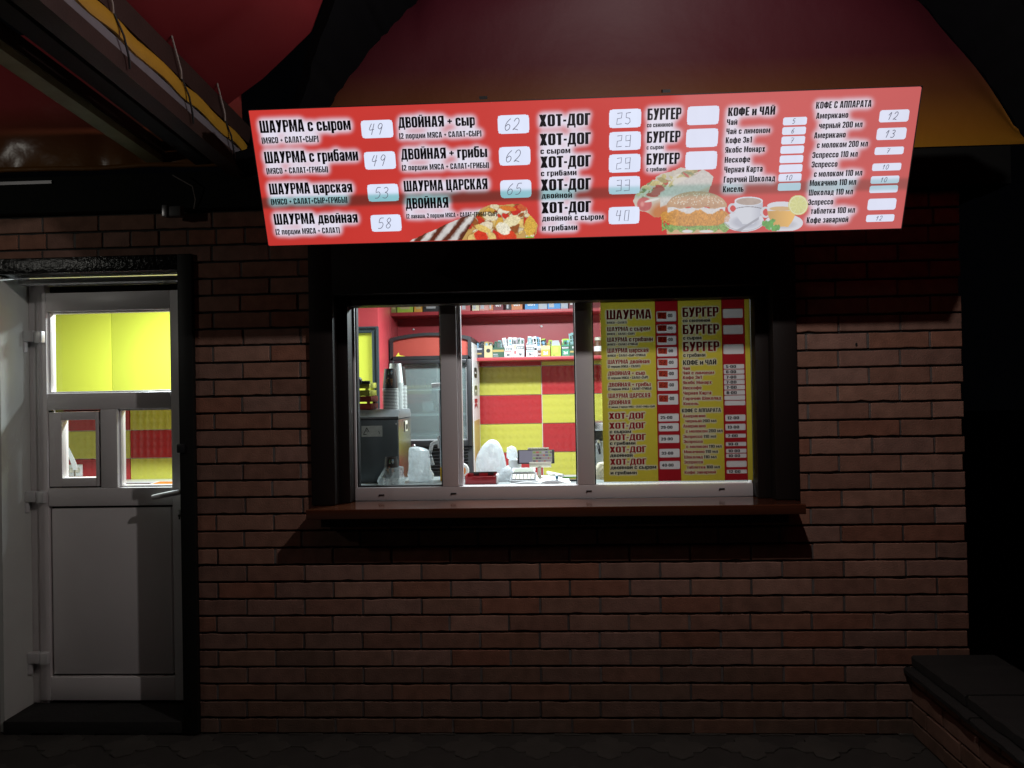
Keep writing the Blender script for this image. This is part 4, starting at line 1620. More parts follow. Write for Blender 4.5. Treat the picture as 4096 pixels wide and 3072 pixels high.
SIGN_BOX = [(c2, 1325, 268, 1665, 460, '49', 0), (c2, 1358, 605, 1693, 795, '49', 0), (c2, 1393, 952, 1725, 1138, '53', 0), (c2, 1428, 1280, 1754, 1460, '58', 0),
            (c3, 1180, 213, 1517, 413, '62', 0), (c3, 1193, 553, 1530, 752, '62', 0), (c3, 1207, 908, 1540, 1100, '65', 0),
            (c4, 900, 150, 1243, 350, '25', 1), (c4, 900, 392, 1240, 590, '29', 1), (c4, 897, 632, 1236, 828, '29', 1), (c4, 896, 870, 1231, 1060, '33', 1), (c4, 894, 1196, 1225, 1380, '40', 1),
            (c5, 687, 205, 1040, 412, '', 0), (c5, 675, 455, 1028, 660, '', 0), (c5, 667, 705, 1017, 908, '', 0),
            (c6, 693, 340, 927, 418, '5', 0), (c6, 685, 436, 917, 512, '6', 0), (c6, 677, 528, 908, 606, '7', 0), (c6, 668, 622, 898, 698, '', 0), (c6, 660, 715, 890, 790, '', 0), (c6, 654, 805, 882, 882, '', 0), (c6, 648, 895, 873, 972, '10', 0), (c6, 642, 987, 866, 1062, '', 0),
            (c6, 1640, 268, 1930, 388, '12', 0), (c6, 1613, 445, 1903, 562, '13', 0), (c6, 1594, 633, 1878, 708, '7', 0), (c6, 1570, 793, 1853, 866, '10', 0), (c6, 1555, 918, 1833, 992, '10', 0), (c6, 1543, 1012, 1820, 1083, '', 0), (c6, 1525, 1140, 1803, 1252, '', 0), (c6, 1510, 1298, 1785, 1368, '12', 0)]

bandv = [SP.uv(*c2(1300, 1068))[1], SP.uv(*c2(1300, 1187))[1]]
veilu = SP.uv(2705, 500)[0]


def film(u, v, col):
    """the printed film, with a reflection veil painted on the right half and a painted shade band across it"""
    k = np.clip((u - veilu + .03) / .06, 0, 1)[..., None] * .8 + np.clip((u - .3) / 1.4, 0, 1)[..., None] * .2
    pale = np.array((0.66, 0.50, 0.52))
    col = col * (1 - .165 * k) + pale * .165 * k  # reflected light mixed into the print colour as a pale veil
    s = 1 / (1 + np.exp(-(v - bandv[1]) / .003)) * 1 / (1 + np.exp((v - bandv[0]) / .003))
    s = s[..., None] * (0.62 + 0.38 * np.clip((veilu - u) / .6, 0, 1))[..., None]
    return col * (1 - s * (1 - np.array((0.34, 0.66, 0.60))))  # the support's shade painted in as a dark band


def line_uv(pl, cf, txt, x0, y0, x1, y1, top):
    ua, va = pl.uv(*cf(x0, y0))
    ub, vb = pl.uv(*cf(x1, y1))
    _, vt = pl.uv(*cf(x0, top))
    return ua, ub, (va + vb) / 2, max(vt - va, .006)


lines = []
for cf, txt, x0, y0, x1, y1, top, big in SIGN_TEXT:
    ua, ub, vb, cap = line_uv(SP, cf, txt, x0, y0, x1, y1, top)
    lines.append(letter_uv(txt, ua, ub, vb, cap, 1 if big else 0))
ST = 0.0035
g = raster(lines, SW, SH, ST)
halo = np.clip(blur(np.clip(blur(g, 1.3) * 6, 0, 1), 1.5) * 1.55 - .32, 0, 1)
halo = np.clip(blur(halo, .9), 0, 1)


def sample(a, u, v, step):
    x, y = np.clip(u / step, 0, a.shape[1] - 1.001), np.clip(v / step, 0, a.shape[0] - 1.001)
    xi, yi = x.astype(int), y.astype(int)
    fx, fy = x - xi, y - yi
    return (a[yi, xi] * (1 - fx) + a[yi, xi + 1] * fx) * (1 - fy) + (a[yi + 1, xi] * (1 - fx) + a[yi + 1, xi + 1] * fx) * fy


RED = np.array((0.57, 0.038, 0.030))
WHITE = np.array((0.74, 0.80, 0.98))
HALO = np.array((0.76, 0.72, 0.84))


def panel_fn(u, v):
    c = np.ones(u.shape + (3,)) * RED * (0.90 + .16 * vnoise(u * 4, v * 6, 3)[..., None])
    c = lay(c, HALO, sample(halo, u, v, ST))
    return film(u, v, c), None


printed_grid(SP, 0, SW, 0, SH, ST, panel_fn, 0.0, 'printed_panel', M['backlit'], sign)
for (v, t, o_), L in zip(lines, SIGN_TEXT):
    raw('lettering', SP.pt(v, .0022 + o_), t, M['letter'], sign)
q = B()


def slab(pl, u0, u1, v0, v1, n0, n1):
    a = [Vector(pl.pt(np.array([p]), n0)[0]) for p in ((u0, v0), (u1, v0), (u1, v1), (u0, v1))]
    return a, Vector(pl.N * (n1 - n0))


for r in ((0, SW, 0, SH, -.10, -.001),):
    a, d = slab(SP, *r)
    q.prism(a, d)
q.build('sign_case', M['caseblack'], sign)
q = B()
for r in ((-.002, SW + .002, SH + .0005, SH + .003, -.03, .002), (-.002, SW + .002, -.003, -.0005, -.03, .002), (-.003, -.0005, -.0005, SH + .0005, -.03, .002), (SW + .0005, SW + .003, -.0005, SH + .0005, -.03, .002)):
    a, d = slab(SP, *r)
    q.prism(a, d)
q.build('sign_edge', M['caseblack'], sign)
for px, py in ((995, 441), (1077, 983), (3684, 346), (3603, 917)):
    q = B()
    u, v = SP.uv(px, py)
    a, d = slab(SP, u - .0025, u + .0025, v - .0025, v + .0025, .0025, .004)
    q.prism(a, d)
    q.build('corner_screw', M['chrome'], sign)
for px in (1930, 2670):
    u, _ = SP.uv(px, 400)
    a, d = slab(SP, u - .014, u + .014, SH + .0095, SH + .020, -.06, -.03)
    q = B()
    q.prism(a, d)
    q.build('hanger', M['steeldark'], sign)
for ux in (.25, 1.2, 2.1):
    q = B()
    q.tube([SP.pt(np.array([[ux, .35]]), -.10)[0], (SO[0] + ux, -.02, 2.42)], .012, 8)
    q.build('support_arm', M['steeldark'], sign)

for cf, x0, y0, x1, y1, txt, boxy in SIGN_BOX:
    ua, va = SP.uv(*cf(x0, (y0 + y1) / 2))
    ub, vb = SP.uv(*cf(x1, (y0 + y1) / 2))
    _, vt = SP.uv(*cf((x0 + x1) / 2, y0))
    _, vl = SP.uv(*cf((x0 + x1) / 2, y1))
    rr = min(.012, (vt - vl) * .18)

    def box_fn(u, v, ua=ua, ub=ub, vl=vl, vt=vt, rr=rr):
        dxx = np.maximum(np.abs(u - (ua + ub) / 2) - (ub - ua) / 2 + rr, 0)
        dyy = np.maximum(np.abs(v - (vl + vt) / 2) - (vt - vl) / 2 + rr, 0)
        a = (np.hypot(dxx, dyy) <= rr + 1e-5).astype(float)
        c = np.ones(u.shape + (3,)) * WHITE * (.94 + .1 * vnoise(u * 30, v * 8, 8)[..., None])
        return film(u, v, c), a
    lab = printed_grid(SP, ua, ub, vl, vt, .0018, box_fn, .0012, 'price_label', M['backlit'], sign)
    if txt:
        h = (vt - vl) * (.62 if len(txt) else .7)
        w = min((ub - ua) * .55, h * .75 * len(txt)) if not boxy else (ub - ua) * .52
        sv, sf = scribble_uv(txt, (ua + ub) / 2 - .004, (vl + vt) / 2, w, h, .0024 if (vt - vl) > .04 else .0020, .06 if boxy else .22, bool(boxy))
        raw('handwritten_price', SP.pt(sv, .0030), sf, M['ink'], lab)


# printed food pictures -----------------------------------------------------------------
def inpoly(x, y, poly):
    ins = np.zeros(x.shape, bool)
    n = len(poly)
    for i in range(n):
        x0, y0 = poly[i]
        x1, y1 = poly[(i + 1) % n]
        c = (y0 > y) != (y1 > y)
        ins ^= c & (x < (x1 - x0) * (y - y0) / (y1 - y0 + 1e-9) + x0)
    return ins


def ell(x, y, cx, cy, rx, ry, rot=0.0):
    c, s = math.cos(rot), math.sin(rot)
    dx_, dy_ = x - cx, y - cy
    return np.hypot((dx_ * c + dy_ * s) / rx, (-dx_ * s + dy_ * c) / ry)


def soft(d, w=.06):
    return np.clip((1 - d) / w + .5, 0, 1)


def tocrop(u, v, ox, oy, k):
    X, Y = SP.photo(u, v)
    return (X - ox) * k, (Y - oy) * k


def pict(cf, x0, y0, x1, y1, fn, name, n=.0006):
    p = [SP.uv(*cf(x, y)) for x in (x0, x1) for y in (y0, y1)]
    u0, u1 = min(a[0] for a in p), max(a[0] for a in p)
    v0, v1 = max(0.002, min(a[1] for a in p)), max(a[1] for a in p)

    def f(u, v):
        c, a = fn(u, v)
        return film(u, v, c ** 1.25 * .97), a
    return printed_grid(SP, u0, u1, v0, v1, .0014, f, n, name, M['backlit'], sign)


def wrap_fn(u, v):
    x, y = tocrop(u, v, 1550, 380, 2.6757)
    w = 14 * (vnoise(x / 40, y / 40, 1) - .5)
    a = inpoly(x + w, y + w, [(150, 1600), (560, 1415), (760, 1330), (930, 1250), (1110, 1168), (1230, 1178), (1420, 1160), (1490, 1205), (1500, 1260), (1570, 1330), (1608, 1390), (1600, 1470), (1570, 1520), (1610, 1600)])
    nz = vnoise(x / 60, y / 60, 2)
    c = np.ones(x.shape + (3,)) * np.array((.72, .70, .68)) * (.82 + .3 * nz[..., None])
    d = (x * .62 + y * .78)
    for k, off in enumerate((1490, 1640, 1775, 1880)):
        s = np.abs((x - 300 - k * 150) * .80 + (y - 1585) * .62 + 26 * (vnoise(x / 50, y / 50, 4 + k) - .5))
        c = lay(c, (.16, .045, .02), soft(s / (20 + 18 * vnoise(x / 30, y / 30, 9)), .9) * (x < 960))
    fill = x + .6 * (y - 1380) > 900
    rgn = np.random.default_rng(21)
    f = np.ones(x.shape + (3,)) * np.array((.62, .42, .16))
    pal = [(.75, .68, .48), (.78, .60, .25), (.62, .07, .03), (.80, .72, .55), (.55, .30, .06), (.70, .45, .10), (.80, .76, .62), (.60, .05, .03), (.38, .14, .04)]
    for i in range(90):
        cx, cy = rgn.uniform(860, 1590), rgn.uniform(1170, 1590)
        r = rgn.uniform(26, 85)
        e = ell(x, y, cx, cy, r, r * rgn.uniform(.35, .8), rgn.uniform(0, 3)) + .35 * (vnoise(x / 22, y / 22, 30 + i) - .5)
        col = np.array(pal[i % len(pal)])
        f = lay(f, (.22, .08, .03), soft(e / 1.12, .2) * .6)
        f = lay(f, col * (.75 + .5 * vnoise(x / 14, y / 14, 60 + i)[..., None]), soft(e, .12))
    for cx, cy, rx, ry, rot, col in ((1280, 1500, 105, 60, .2, (.72, .09, .03)), (1000, 1510, 75, 60, .5, (.70, .07, .03)), (1330, 1350, 95, 55, -.4, (.82, .75, .50)), (1240, 1430, 80, 60, .6, (.84, .80, .66)), (1290, 1215, 90, 26, .12, (.70, .25, .05)), (1440, 1205, 50, 36, .4, (.62, .16, .06)), (1530, 1400, 66, 110, .1, (.72, .48, .10)), (1510, 1540, 60, 26, -.2, (.30, .50, .06)), (1090, 1300, 70, 42, .3, (.80, .72, .52)), (1020, 1430, 95, 34, .35, (.78, .60, .22))):
        e = ell(x, y, cx, cy, rx, ry, rot) + .3 * (vnoise(x / 20, y / 20, int(cx)) - .5)
        f = lay(f, np.array(col) * (.7 + .6 * vnoise(x / 11, y / 11, int(cy))[..., None]), soft(e, .15))
    c = lay(c, f, fill.astype(float))
    return c, a.astype(float)


pict(c3, 150, 1140, 1630, 1600, wrap_fn, 'wrap_picture')


def hotdog_fn(u, v):
    x, y = tocrop(u, v, 2500, 350, 2.765)
    w = 16 * (vnoise(x / 30, y / 30, 1) - .5)
    a = inpoly(x + w, y + w, [(90, 1260), (110, 1190), (190, 1095), (330, 1010), (390, 955), (560, 910), (620, 880), (700, 900), (860, 905), (920, 935), (975, 985), (965, 1060), (930, 1130), (900, 1210), (450, 1440), (330, 1440), (250, 1385), (170, 1365), (110, 1310)])
    nz = vnoise(x / 40, y / 40, 2)[..., None]
    c = np.ones(x.shape + (3,)) * np.array((.66, .62, .55)) * (.85 + .25 * nz)
    t = (x * .55 + (y - 1000) * .84)
    low = np.clip((y - (1420 - .42 * x)) / 120, 0, 1)
    c = lay(c, np.array((.60, .50, .40)) * (.9 + .2 * nz), low)
    c = lay(c, (.60, .22, .05), soft(ell(x, y, 390, 1370, 120, 90, -.5), .9) * .8)
    rgn = np.random.default_rng(8)
    for i in range(70):
        s = rgn.uniform(0, 1)
        cx, cy = 170 + s * 640 + rgn.normal(0, 40), 1190 - s * 240 + rgn.normal(0, 38)
        col = [(.62, .55, .30), (.72, .70, .62), (.55, .16, .14), (.30, .36, .20), (.70, .62, .40), (.45, .40, .22)][i % 6]
        e = ell(x, y, cx, cy, rgn.uniform(25, 70), rgn.uniform(10, 30), rgn.uniform(-1, 1)) + .3 * (vnoise(x / 15, y / 15, i) - .5)
        keep = (y < 1330 - .42 * x + 60) 
        c = lay(c, np.array(col) * (.8 + .4 * vnoise(x / 12, y / 12, 99 + i)[..., None]), soft(e, .2) * keep)
    c = lay(c, np.array((.62, .22, .22)) * (.9 + .2 * nz), soft(ell(x, y, 215, 1290, 82, 78), .15))
    c = lay(c, (.80, .45, .42), soft(ell(x, y, 190, 1290, 20, 26), .9) * .7)
    c = lay(c, np.array((.60, .22, .20)), soft(ell(x, y, 365, 1150, 80, 40, -.3), .2))
    c = lay(c, np.array((.72, .70, .64)), soft(ell(x, y, 620, 1040, 95, 48, -.2), .2))
    c = lay(c, (.76, .75, .72), soft(ell(x, y, 300, 1245, 85, 14, -.25), .3))
    c = lay(c, np.array((.68, .67, .64)) * (.85 + .25 * vnoise(x / 18, y / 18, 5)[..., None]), soft(np.abs((y - 1120) + .47 * (x - 650)) / (62 + .05 * x), .25) * (x > 390))
    return c, a.astype(float)


pict(c5, 85, 865, 985, 1450, hotdog_fn, 'hot_dog_picture')


def burger_fn(u, v):
    x, y = tocrop(u, v, 2500, 350, 2.765)
    n1, n2 = vnoise(x / 26, y / 26, 4), vnoise(x / 11, y / 11, 5)
    c = np.zeros(x.shape + (3,))
    a = np.zeros(x.shape)

    def put(mask, col):
        nonlocal c, a
        c = lay(c, col, mask)
        a = np.maximum(a, mask)
    one = np.ones(x.shape + (3,))
    put(((y > 1570) & (np.abs(x - 785) < 328 - .1 * (y - 1570))).astype(float), one * np.array((.66, .48, .30)) * (.9 + .2 * n1[..., None]))
    e = np.abs(x - 785) < 365 + 14 * np.sin(x / 9) + 20 * (n2 - .5)
    put((e & (y > 1492 + 26 * np.sin(x / 26 + 3 * n1) + 20 * (n2 - .5)) & (y < 1585 + 18 * np.sin(x / 19) + 22 * (n2 - .5))).astype(float), one * np.array((.26, .42, .14)) * (.45 + 1.2 * n2[..., None]))
    put(soft(ell(x, y, 690, 1590, 60, 16), .3) + soft(ell(x, y, 900, 1590, 80, 14), .3), one * .74)
    put(soft(ell(x, y, 690, 1500, 130, 34) + .2 * (n2 - .5), .2) + soft(ell(x, y, 1020, 1488, 70, 28) + .2 * (n2 - .5), .2), one * np.array((.50, .12, .08)) * (.8 + .4 * n2[..., None]))
    put(((y > 1330) & (y < 1528) & (ell(x, y, 775, 1430, 385, 122) + .22 * (n1 - .5) + .1 * (n2 - .5) < 1)).astype(float), one * np.array((.62, .34, .085)) * (.45 + .7 * n2 + .5 * n1)[..., None])
    put((np.abs(x - 790) < 320).astype(float) * soft(np.abs(y - 1345 + 22 * np.sin(x / 40) + 30 * (n1 - .5)) / 30, .4), one * .75 * (.85 + .25 * n2[..., None]))
    put(((ell(x, y, 795, 1320, 335, 175) + .03 * (n1 - .5) < 1) & (y < 1330 + 10 * np.sin(x / 30))).astype(float), one * np.array((.62, .44, .29)) * (.82 + .3 * n1[..., None]))
    c = lay(c, (.44, .26, .14), soft(ell(x, y, 795, 1345, 330, 60), 1.2) * .35 * (y < 1325))
    rgn = np.random.default_rng(4)
    for i in range(95):
        th, rr = rgn.uniform(0, math.pi), math.sqrt(rgn.uniform(0, .9))
        cx, cy = 795 + 320 * rr * math.cos(th), 1300 - 140 * rr * math.sin(th)
        c = lay(c, (.78, .72, .60), soft(ell(x, y, cx, cy, 8, 5, rgn.uniform(0, 3)), .5) * .9)
    return c, (a > .5).astype(float)


pict(c5, 390, 1135, 1150, 1660, burger_fn, 'burger_picture', .0009)


def cup_fn(u, v):
    x, y = tocrop(u, v, 2500, 350, 2.765)
    one = np.ones(x.shape + (3,))
    c, a = one * .7, np.zeros(x.shape)
    wh, sh = np.array((.70, .74, .80)), np.array((.46, .50, .58))
    s = soft(ell(x, y, 1315, 1478, 222, 118), .03)
    c = lay(c, wh, s)
    c = lay(c, (.30, .30, .34), soft(np.abs(ell(x, y, 1315, 1470, 216, 112) - 1) / .018, .5) * (y > 1470) * .8)
    c = lay(c, sh, soft(ell(x, y, 1330, 1490, 150, 66), .5) * .7)
    a = np.maximum(a, s)
    h = (ell(x, y, 1195, 1335, 60, 58) < 1) & (ell(x, y, 1192, 1338, 30, 34) > 1)
    hole = (ell(x, y, 1192, 1338, 30, 34) < 1) & (x < 1222)
    c = lay(c, wh * .92, h.astype(float))
    a = np.maximum(a, h)
    body = (y > 1255) & (y < 1510) & (np.abs(x - (1368 - .02 * (y - 1255))) < 158 - 90 * np.clip((y - 1300) / 200, 0, 1) ** 2.2)
    c = lay(c, wh - (wh - sh) * np.clip((x - 1390) / 190, 0, 1)[..., None], body.astype(float))
    a = np.maximum(a, body)
    c = lay(c, (.18, .18, .20), soft(np.abs(y - 1318 + .0012 * (x - 1368) ** 2 * -.8 + 0) / 3.5, .5) * body)
    rim = ell(x, y, 1368, 1255, 158, 50)
    c = lay(c, wh * 1.04, soft(rim, .03))
    a = np.maximum(a, rim < 1)
    c = lay(c, np.array((.50, .43, .38)) * (.9 + .2 * vnoise(x / 40, y / 40, 2)[..., None]), soft(ell(x, y, 1368, 1260, 140, 40), .05))
    sp = np.abs((y - 1600) + .62 * (x - 1230)) / (14 + 10 * np.clip((1330 - x) / 100, 0, 1))
    c = lay(c, (.42, .45, .50), soft(sp, .5) * (x > 1190) * (x < 1480) * (y < 1620))
    a = np.where(hole, 0, a)
    return c, (a > .5).astype(float)


pict(c5, 1085, 1190, 1545, 1612, cup_fn, 'coffee_cup_picture', .0009)


def tea_fn(u, v):
    x, y = tocrop(u, v, 2850, 330, 2.4578)
    one = np.ones(x.shape + (3,))
    c, a = one * .7, np.zeros(x.shape)
    wh, sh = np.array((.72, .75, .80)), np.array((.52, .55, .60))
    s = soft(ell(x, y, 700, 1380, 190, 88), .03)
    c = lay(c, wh, s)
    c = lay(c, sh, soft(ell(x, y, 700, 1395, 120, 42), .5) * .7)
    a = np.maximum(a, s)
    h = (ell(x, y, 520, 1275, 52, 56) < 1) & (ell(x, y, 524, 1276, 28, 34) > 1)
    c = lay(c, wh * .92, h.astype(float))
    a = np.maximum(a, h)
    body = (y > 1205) & (y < 1418) & (np.abs(x - 678) < 142 - 75 * np.clip((y - 1240) / 175, 0, 1) ** 2)
    tea = np.array((.72, .46, .12)) * (.85 + .35 * np.clip((x - 560) / 220, 0, 1))[..., None]
    c = lay(c, wh * .95, body.astype(float))
    c = lay(c, tea, (body & (y > 1262)).astype(float) * .95)
    a = np.maximum(a, body)
    rim = ell(x, y, 678, 1212, 142, 44)
    c = lay(c, wh, soft(rim, .03))
    a = np.maximum(a, rim < 1)
    c = lay(c, (.68, .50, .26), soft(ell(x, y, 672, 1240, 112, 22), .1))
    lm = ell(x, y, 842, 1205, 98, 100)
    c = lay(c, (.70, .66, .22), soft(lm, .03))
    c = lay(c, (.80, .82, .60), soft(lm / .92, .03))
    ang = np.arctan2(y - 1205, x - 842)
    seg = np.clip(np.abs(np.sin(ang * 4.5)) * 6, 0, 1)
    c = lay(c, np.array((.70, .72, .34)) * (.9 + .2 * vnoise(x / 14, y / 14, 3)[..., None]), soft(lm / .84, .05) * seg)
    a = np.maximum(a, lm < 1)
    for cx, cy, rx, ry, rot in ((540, 1395, 62, 34, .3), (585, 1365, 34, 22, -.6), (620, 1430, 50, 30, -.3), (545, 1425, 34, 20, .7)):
        e = ell(x, y, cx, cy, rx, ry, rot) + .12 * np.sin(x / 5)
        c = lay(c, np.array((.12, .42, .10)) * (.7 + .7 * vnoise(x / 16, y / 16, int(cx))[..., None]), soft(e, .15))
        a = np.maximum(a, e < 1)
    return c, (a > .5).astype(float)


pict(c6, 465, 1100, 950, 1475, tea_fn, 'tea_cup_picture', .0012)

# ------------------------------------------------------------------ the menu board standing in the right window
BT = [at(2400, 1215, .123), at(2997, 1195, .123), at(2417, 1927, .123), at(3012, 1921, .123)]
bx0, bx1 = (BT[0][0] + BT[2][0]) / 2, (BT[1][0] + BT[3][0]) / 2
bz0, bz1 = (BT[2][2] + BT[3][2]) / 2, 1.885
BP = Plane((bx0, .123, bz0), (1, 0, 0), (0, 0, 1))
BW, BH = bx1 - bx0, bz1 - bz0
board = thing('menu_board', 'yellow menu board with red price strips leaning in the right pane of the window', 'menu board', (bx0 + BW / 2, .125, bz0))
c7 = crop(2350, 1170, 2.1)
R_, K_ = 'board_red', 'board_black'
BOARD_TEXT = [
    ('ШАУРМА', 160, 228, 535, 218, 150, R_), ('(МЯСО + САЛАТ)', 163, 264, 328, 260, 246, K_),
    ('ШАУРМА с сыром', 165, 328, 527, 318, 292, R_), ('(МЯСО + САЛАТ+СЫР)', 165, 358, 394, 355, 340, K_),
    ('ШАУРМА с грибами', 166, 415, 548, 408, 378, R_), ('(МЯСО + САЛАТ+ГРИБЫ)', 167, 446, 421, 442, 428, K_),
    ('ШАУРМА царская', 168, 508, 512, 500, 470, R_), ('(МЯСО + САЛАТ+СЫР+ГРИБЫ)', 169, 540, 487, 535, 521, K_),
    ('ШАУРМА двойная', 170, 600, 521, 595, 565, R_), ('(2 порции МЯСА + САЛАТ)', 171, 634, 443, 627, 614, K_),
    ('ДВОЙНАЯ + сыр', 173, 695, 483, 692, 662, R_), ('(2 порции МЯСА + САЛАТ+СЫР)', 172, 728, 509, 722, 708, K_),
    ('ДВОЙНАЯ + грибы', 175, 792, 530, 786, 759, R_), ('(2 порции МЯСА + САЛАТ+ГРИБЫ)', 175, 822, 536, 815, 802, K_),
    ('ШАУРМА ЦАРСКАЯ', 177, 888, 527, 880, 850, R_), ('ДВОЙНАЯ', 179, 940, 360, 938, 906, R_),
    ('(2 лаваша, 2 порции МЯСА + САЛАТ+ГРИБЫ+СЫР)', 179, 970, 565, 964, 954, K_),
    ('ХОТ-ДОГ', 180, 1062, 485, 1058, 1012, R_), ('ХОТ-ДОГ', 183, 1145, 487, 1140, 1095, R_), ('с сыром', 186, 1183, 366, 1180, 1155, K_),
    ('ХОТ-ДОГ', 184, 1243, 491, 1238, 1193, R_), ('с грибами', 188, 1280, 403, 1278, 1252, K_),
    ('ХОТ-ДОГ', 187, 1345, 493, 1340, 1295, R_), ('двойной', 190, 1382, 379, 1380, 1353, K_),
    ('ХОТ-ДОГ', 190, 1448, 495, 1443, 1398, R_), ('двойной с сыром', 193, 1485, 578, 1480, 1455, K_), ('и грибами', 194, 1528, 414, 1526, 1500, K_),
    ('БУРГЕР', 798, 210, 1100, 198, 130, R_), ('со свининой', 799, 250, 1030, 246, 222, K_), ('БУРГЕР', 800, 355, 1105, 342, 275, R_), ('с сыром', 802, 397, 957, 394, 367, K_),
    ('БУРГЕР', 803, 500, 1107, 486, 420, R_), ('с грибами', 805, 543, 990, 538, 512, K_), ('КОФЕ и ЧАЙ', 802, 610, 1082, 603, 570, K_),
    ('Чай', 800, 652, 860, 650, 625, R_), ('Чай с лимоном', 799, 690, 1063, 684, 663, R_), ('Кофе 3в1', 801, 728, 959, 724, 701, R_),
    ('Якобс Монарх', 802, 770, 1043, 767, 743, R_), ('Нескофе', 802, 815, 957, 812, 788, R_), ('Черная Карта', 804, 860, 1040, 855, 832, R_),
    ('Горячий Шоколад', 805, 903, 1122, 900, 876, R_), ('Кисель', 806, 948, 932, 945, 921, R_), ('КОФЕ С АППАРАТА', 792, 1006, 1120, 1003, 975, K_),
    ('Американо', 802, 1050, 990, 1048, 1024, R_), ('черный', 822, 1092, 958, 1090, 1067, R_), ('200 мл', 966, 1090, 1082, 1088, 1066, K_),
    ('Американо', 804, 1135, 992, 1133, 1108, R_), ('с молоком', 825, 1178, 1008, 1175, 1152, R_), ('200 мл', 1017, 1175, 1135, 1172, 1149, K_),
    ('Эспрессо', 806, 1223, 965, 1221, 1197, R_), ('110 мл', 974, 1221, 1080, 1219, 1196, K_), ('Эспрессо', 808, 1265, 967, 1262, 1240, R_),
    ('с молоком', 830, 1307, 1010, 1305, 1281, R_), ('110 мл', 1019, 1305, 1126, 1303, 1280, K_), ('Мокачино', 810, 1350, 983, 1348, 1325, R_), ('110 мл', 990, 1348, 1095, 1346, 1323, K_),
    ('Шоколад', 812, 1395, 968, 1393, 1369, R_), ('110 мл', 976, 1393, 1083, 1391, 1368, K_), ('Эспрессо', 813, 1438, 970, 1435, 1412, R_),
    ('таблетка', 835, 1480, 990, 1478, 1455, R_), ('100 мл', 998, 1478, 1112, 1476, 1453, K_), ('Кофе заварной', 815, 1522, 1078, 1520, 1497, R_)]
BOARD_BOX = [(577, 155, 746, 247, '45'), (579, 265, 747, 346, '49'), (581, 361, 749, 442, '49'), (583, 457, 752, 537, '53'), (586, 553, 756, 635, '58'), (587, 646, 758, 730, '62'), (588, 741, 760, 825, '62'), (590, 852, 762, 943, '65'),
             (594, 1016, 768, 1083, '25-00'), (597, 1097, 768, 1166, '29-00'), (599, 1195, 771, 1264, '29-00'), (603, 1312, 774, 1386, '33-00'), (606, 1415, 777, 1484, '40-00'),
             (1133, 133, 1305, 215, ''), (1136, 270, 1307, 353, ''), (1140, 432, 1312, 517, ''), (1143, 602, 1316, 641, '5-00'), (1144, 646, 1317, 685, '6-00'), (1146, 690, 1319, 730, '7-00'), (1146, 733, 1320, 772, '7-00'), (1147, 777, 1322, 815, '7-00'), (1148, 821, 1322, 860, '8-00'), (1149, 864, 1323, 903, ''), (1151, 908, 1325, 948, ''),
             (1156, 1025, 1327, 1080, '12-00'), (1157, 1102, 1328, 1158, '13-00'), (1159, 1186, 1330, 1220, '7-00'), (1161, 1255, 1333, 1290, '10-0'), (1163, 1312, 1335, 1347, '10-00'), (1164, 1353, 1336, 1388, '10-00'), (1166, 1413, 1337, 1466, ''), (1168, 1487, 1339, 1520, '12-00')]
bl = []
for txt, x0, y0, x1, y1, top, k in BOARD_TEXT:
    ua, ub, vb, cap = line_uv(BP, c7, txt, x0, y0, x1, y1, top)
    bl.append(letter_uv(txt, ua, ub, vb, cap, 2))
BS = .0024
bg_ = raster(bl, BW, BH, BS)
bh = np.clip(blur(np.clip(blur(bg_, 1) * 5, 0, 1), 1.3) * 1.5 - .25, 0, 1)
YEL = np.array((.68, .57, .055))


STRIPS = []
for (xa, xb, xc, xd) in ((561, 754, 598, 792), (1118, 1313, 1158, 1352)):
    STRIPS.append(((BP.uv(*c7(xa, 80))[0] + BP.uv(*c7(xc, 1575))[0]) / 2, (BP.uv(*c7(xb, 80))[0] + BP.uv(*c7(xd, 1575))[0]) / 2))
LABELS = []
for x0, y0, x1, y1, txt in BOARD_BOX:
    LABELS.append((BP.uv(*c7(x0, (y0 + y1) / 2))[0], BP.uv(*c7(x1, (y0 + y1) / 2))[0], BP.uv(*c7((x0 + x1) / 2, y1))[1], BP.uv(*c7((x0 + x1) / 2, y0))[1]))


def inlabel(u, v, g):
    m = np.zeros(u.shape, bool)
    for a, b_, c, d in LABELS:
        m |= (u > a + g) & (u < b_ - g) & (v > c + g) & (v < d - g)
    return m


def board_fn(u, v):
    c = np.ones(u.shape + (3,)) * YEL * (.95 + .1 * vnoise(u * 6, v * 6, 5)[..., None])
    m = np.ones(u.shape)
    for a, b_ in STRIPS:
        m[(u > a + .003) & (u < b_ - .003)] = 0
    return lay(c, (.72, .68, .52), sample(bh, u, v, BS) * .95), m


def strip_fn(u, v):
    return np.ones(u.shape + (3,)) * np.array((.42, .014, .022)) * (.95 + .1 * vnoise(u * 9, v * 9, 6)[..., None]), 1.0 - inlabel(u, v, .0032)


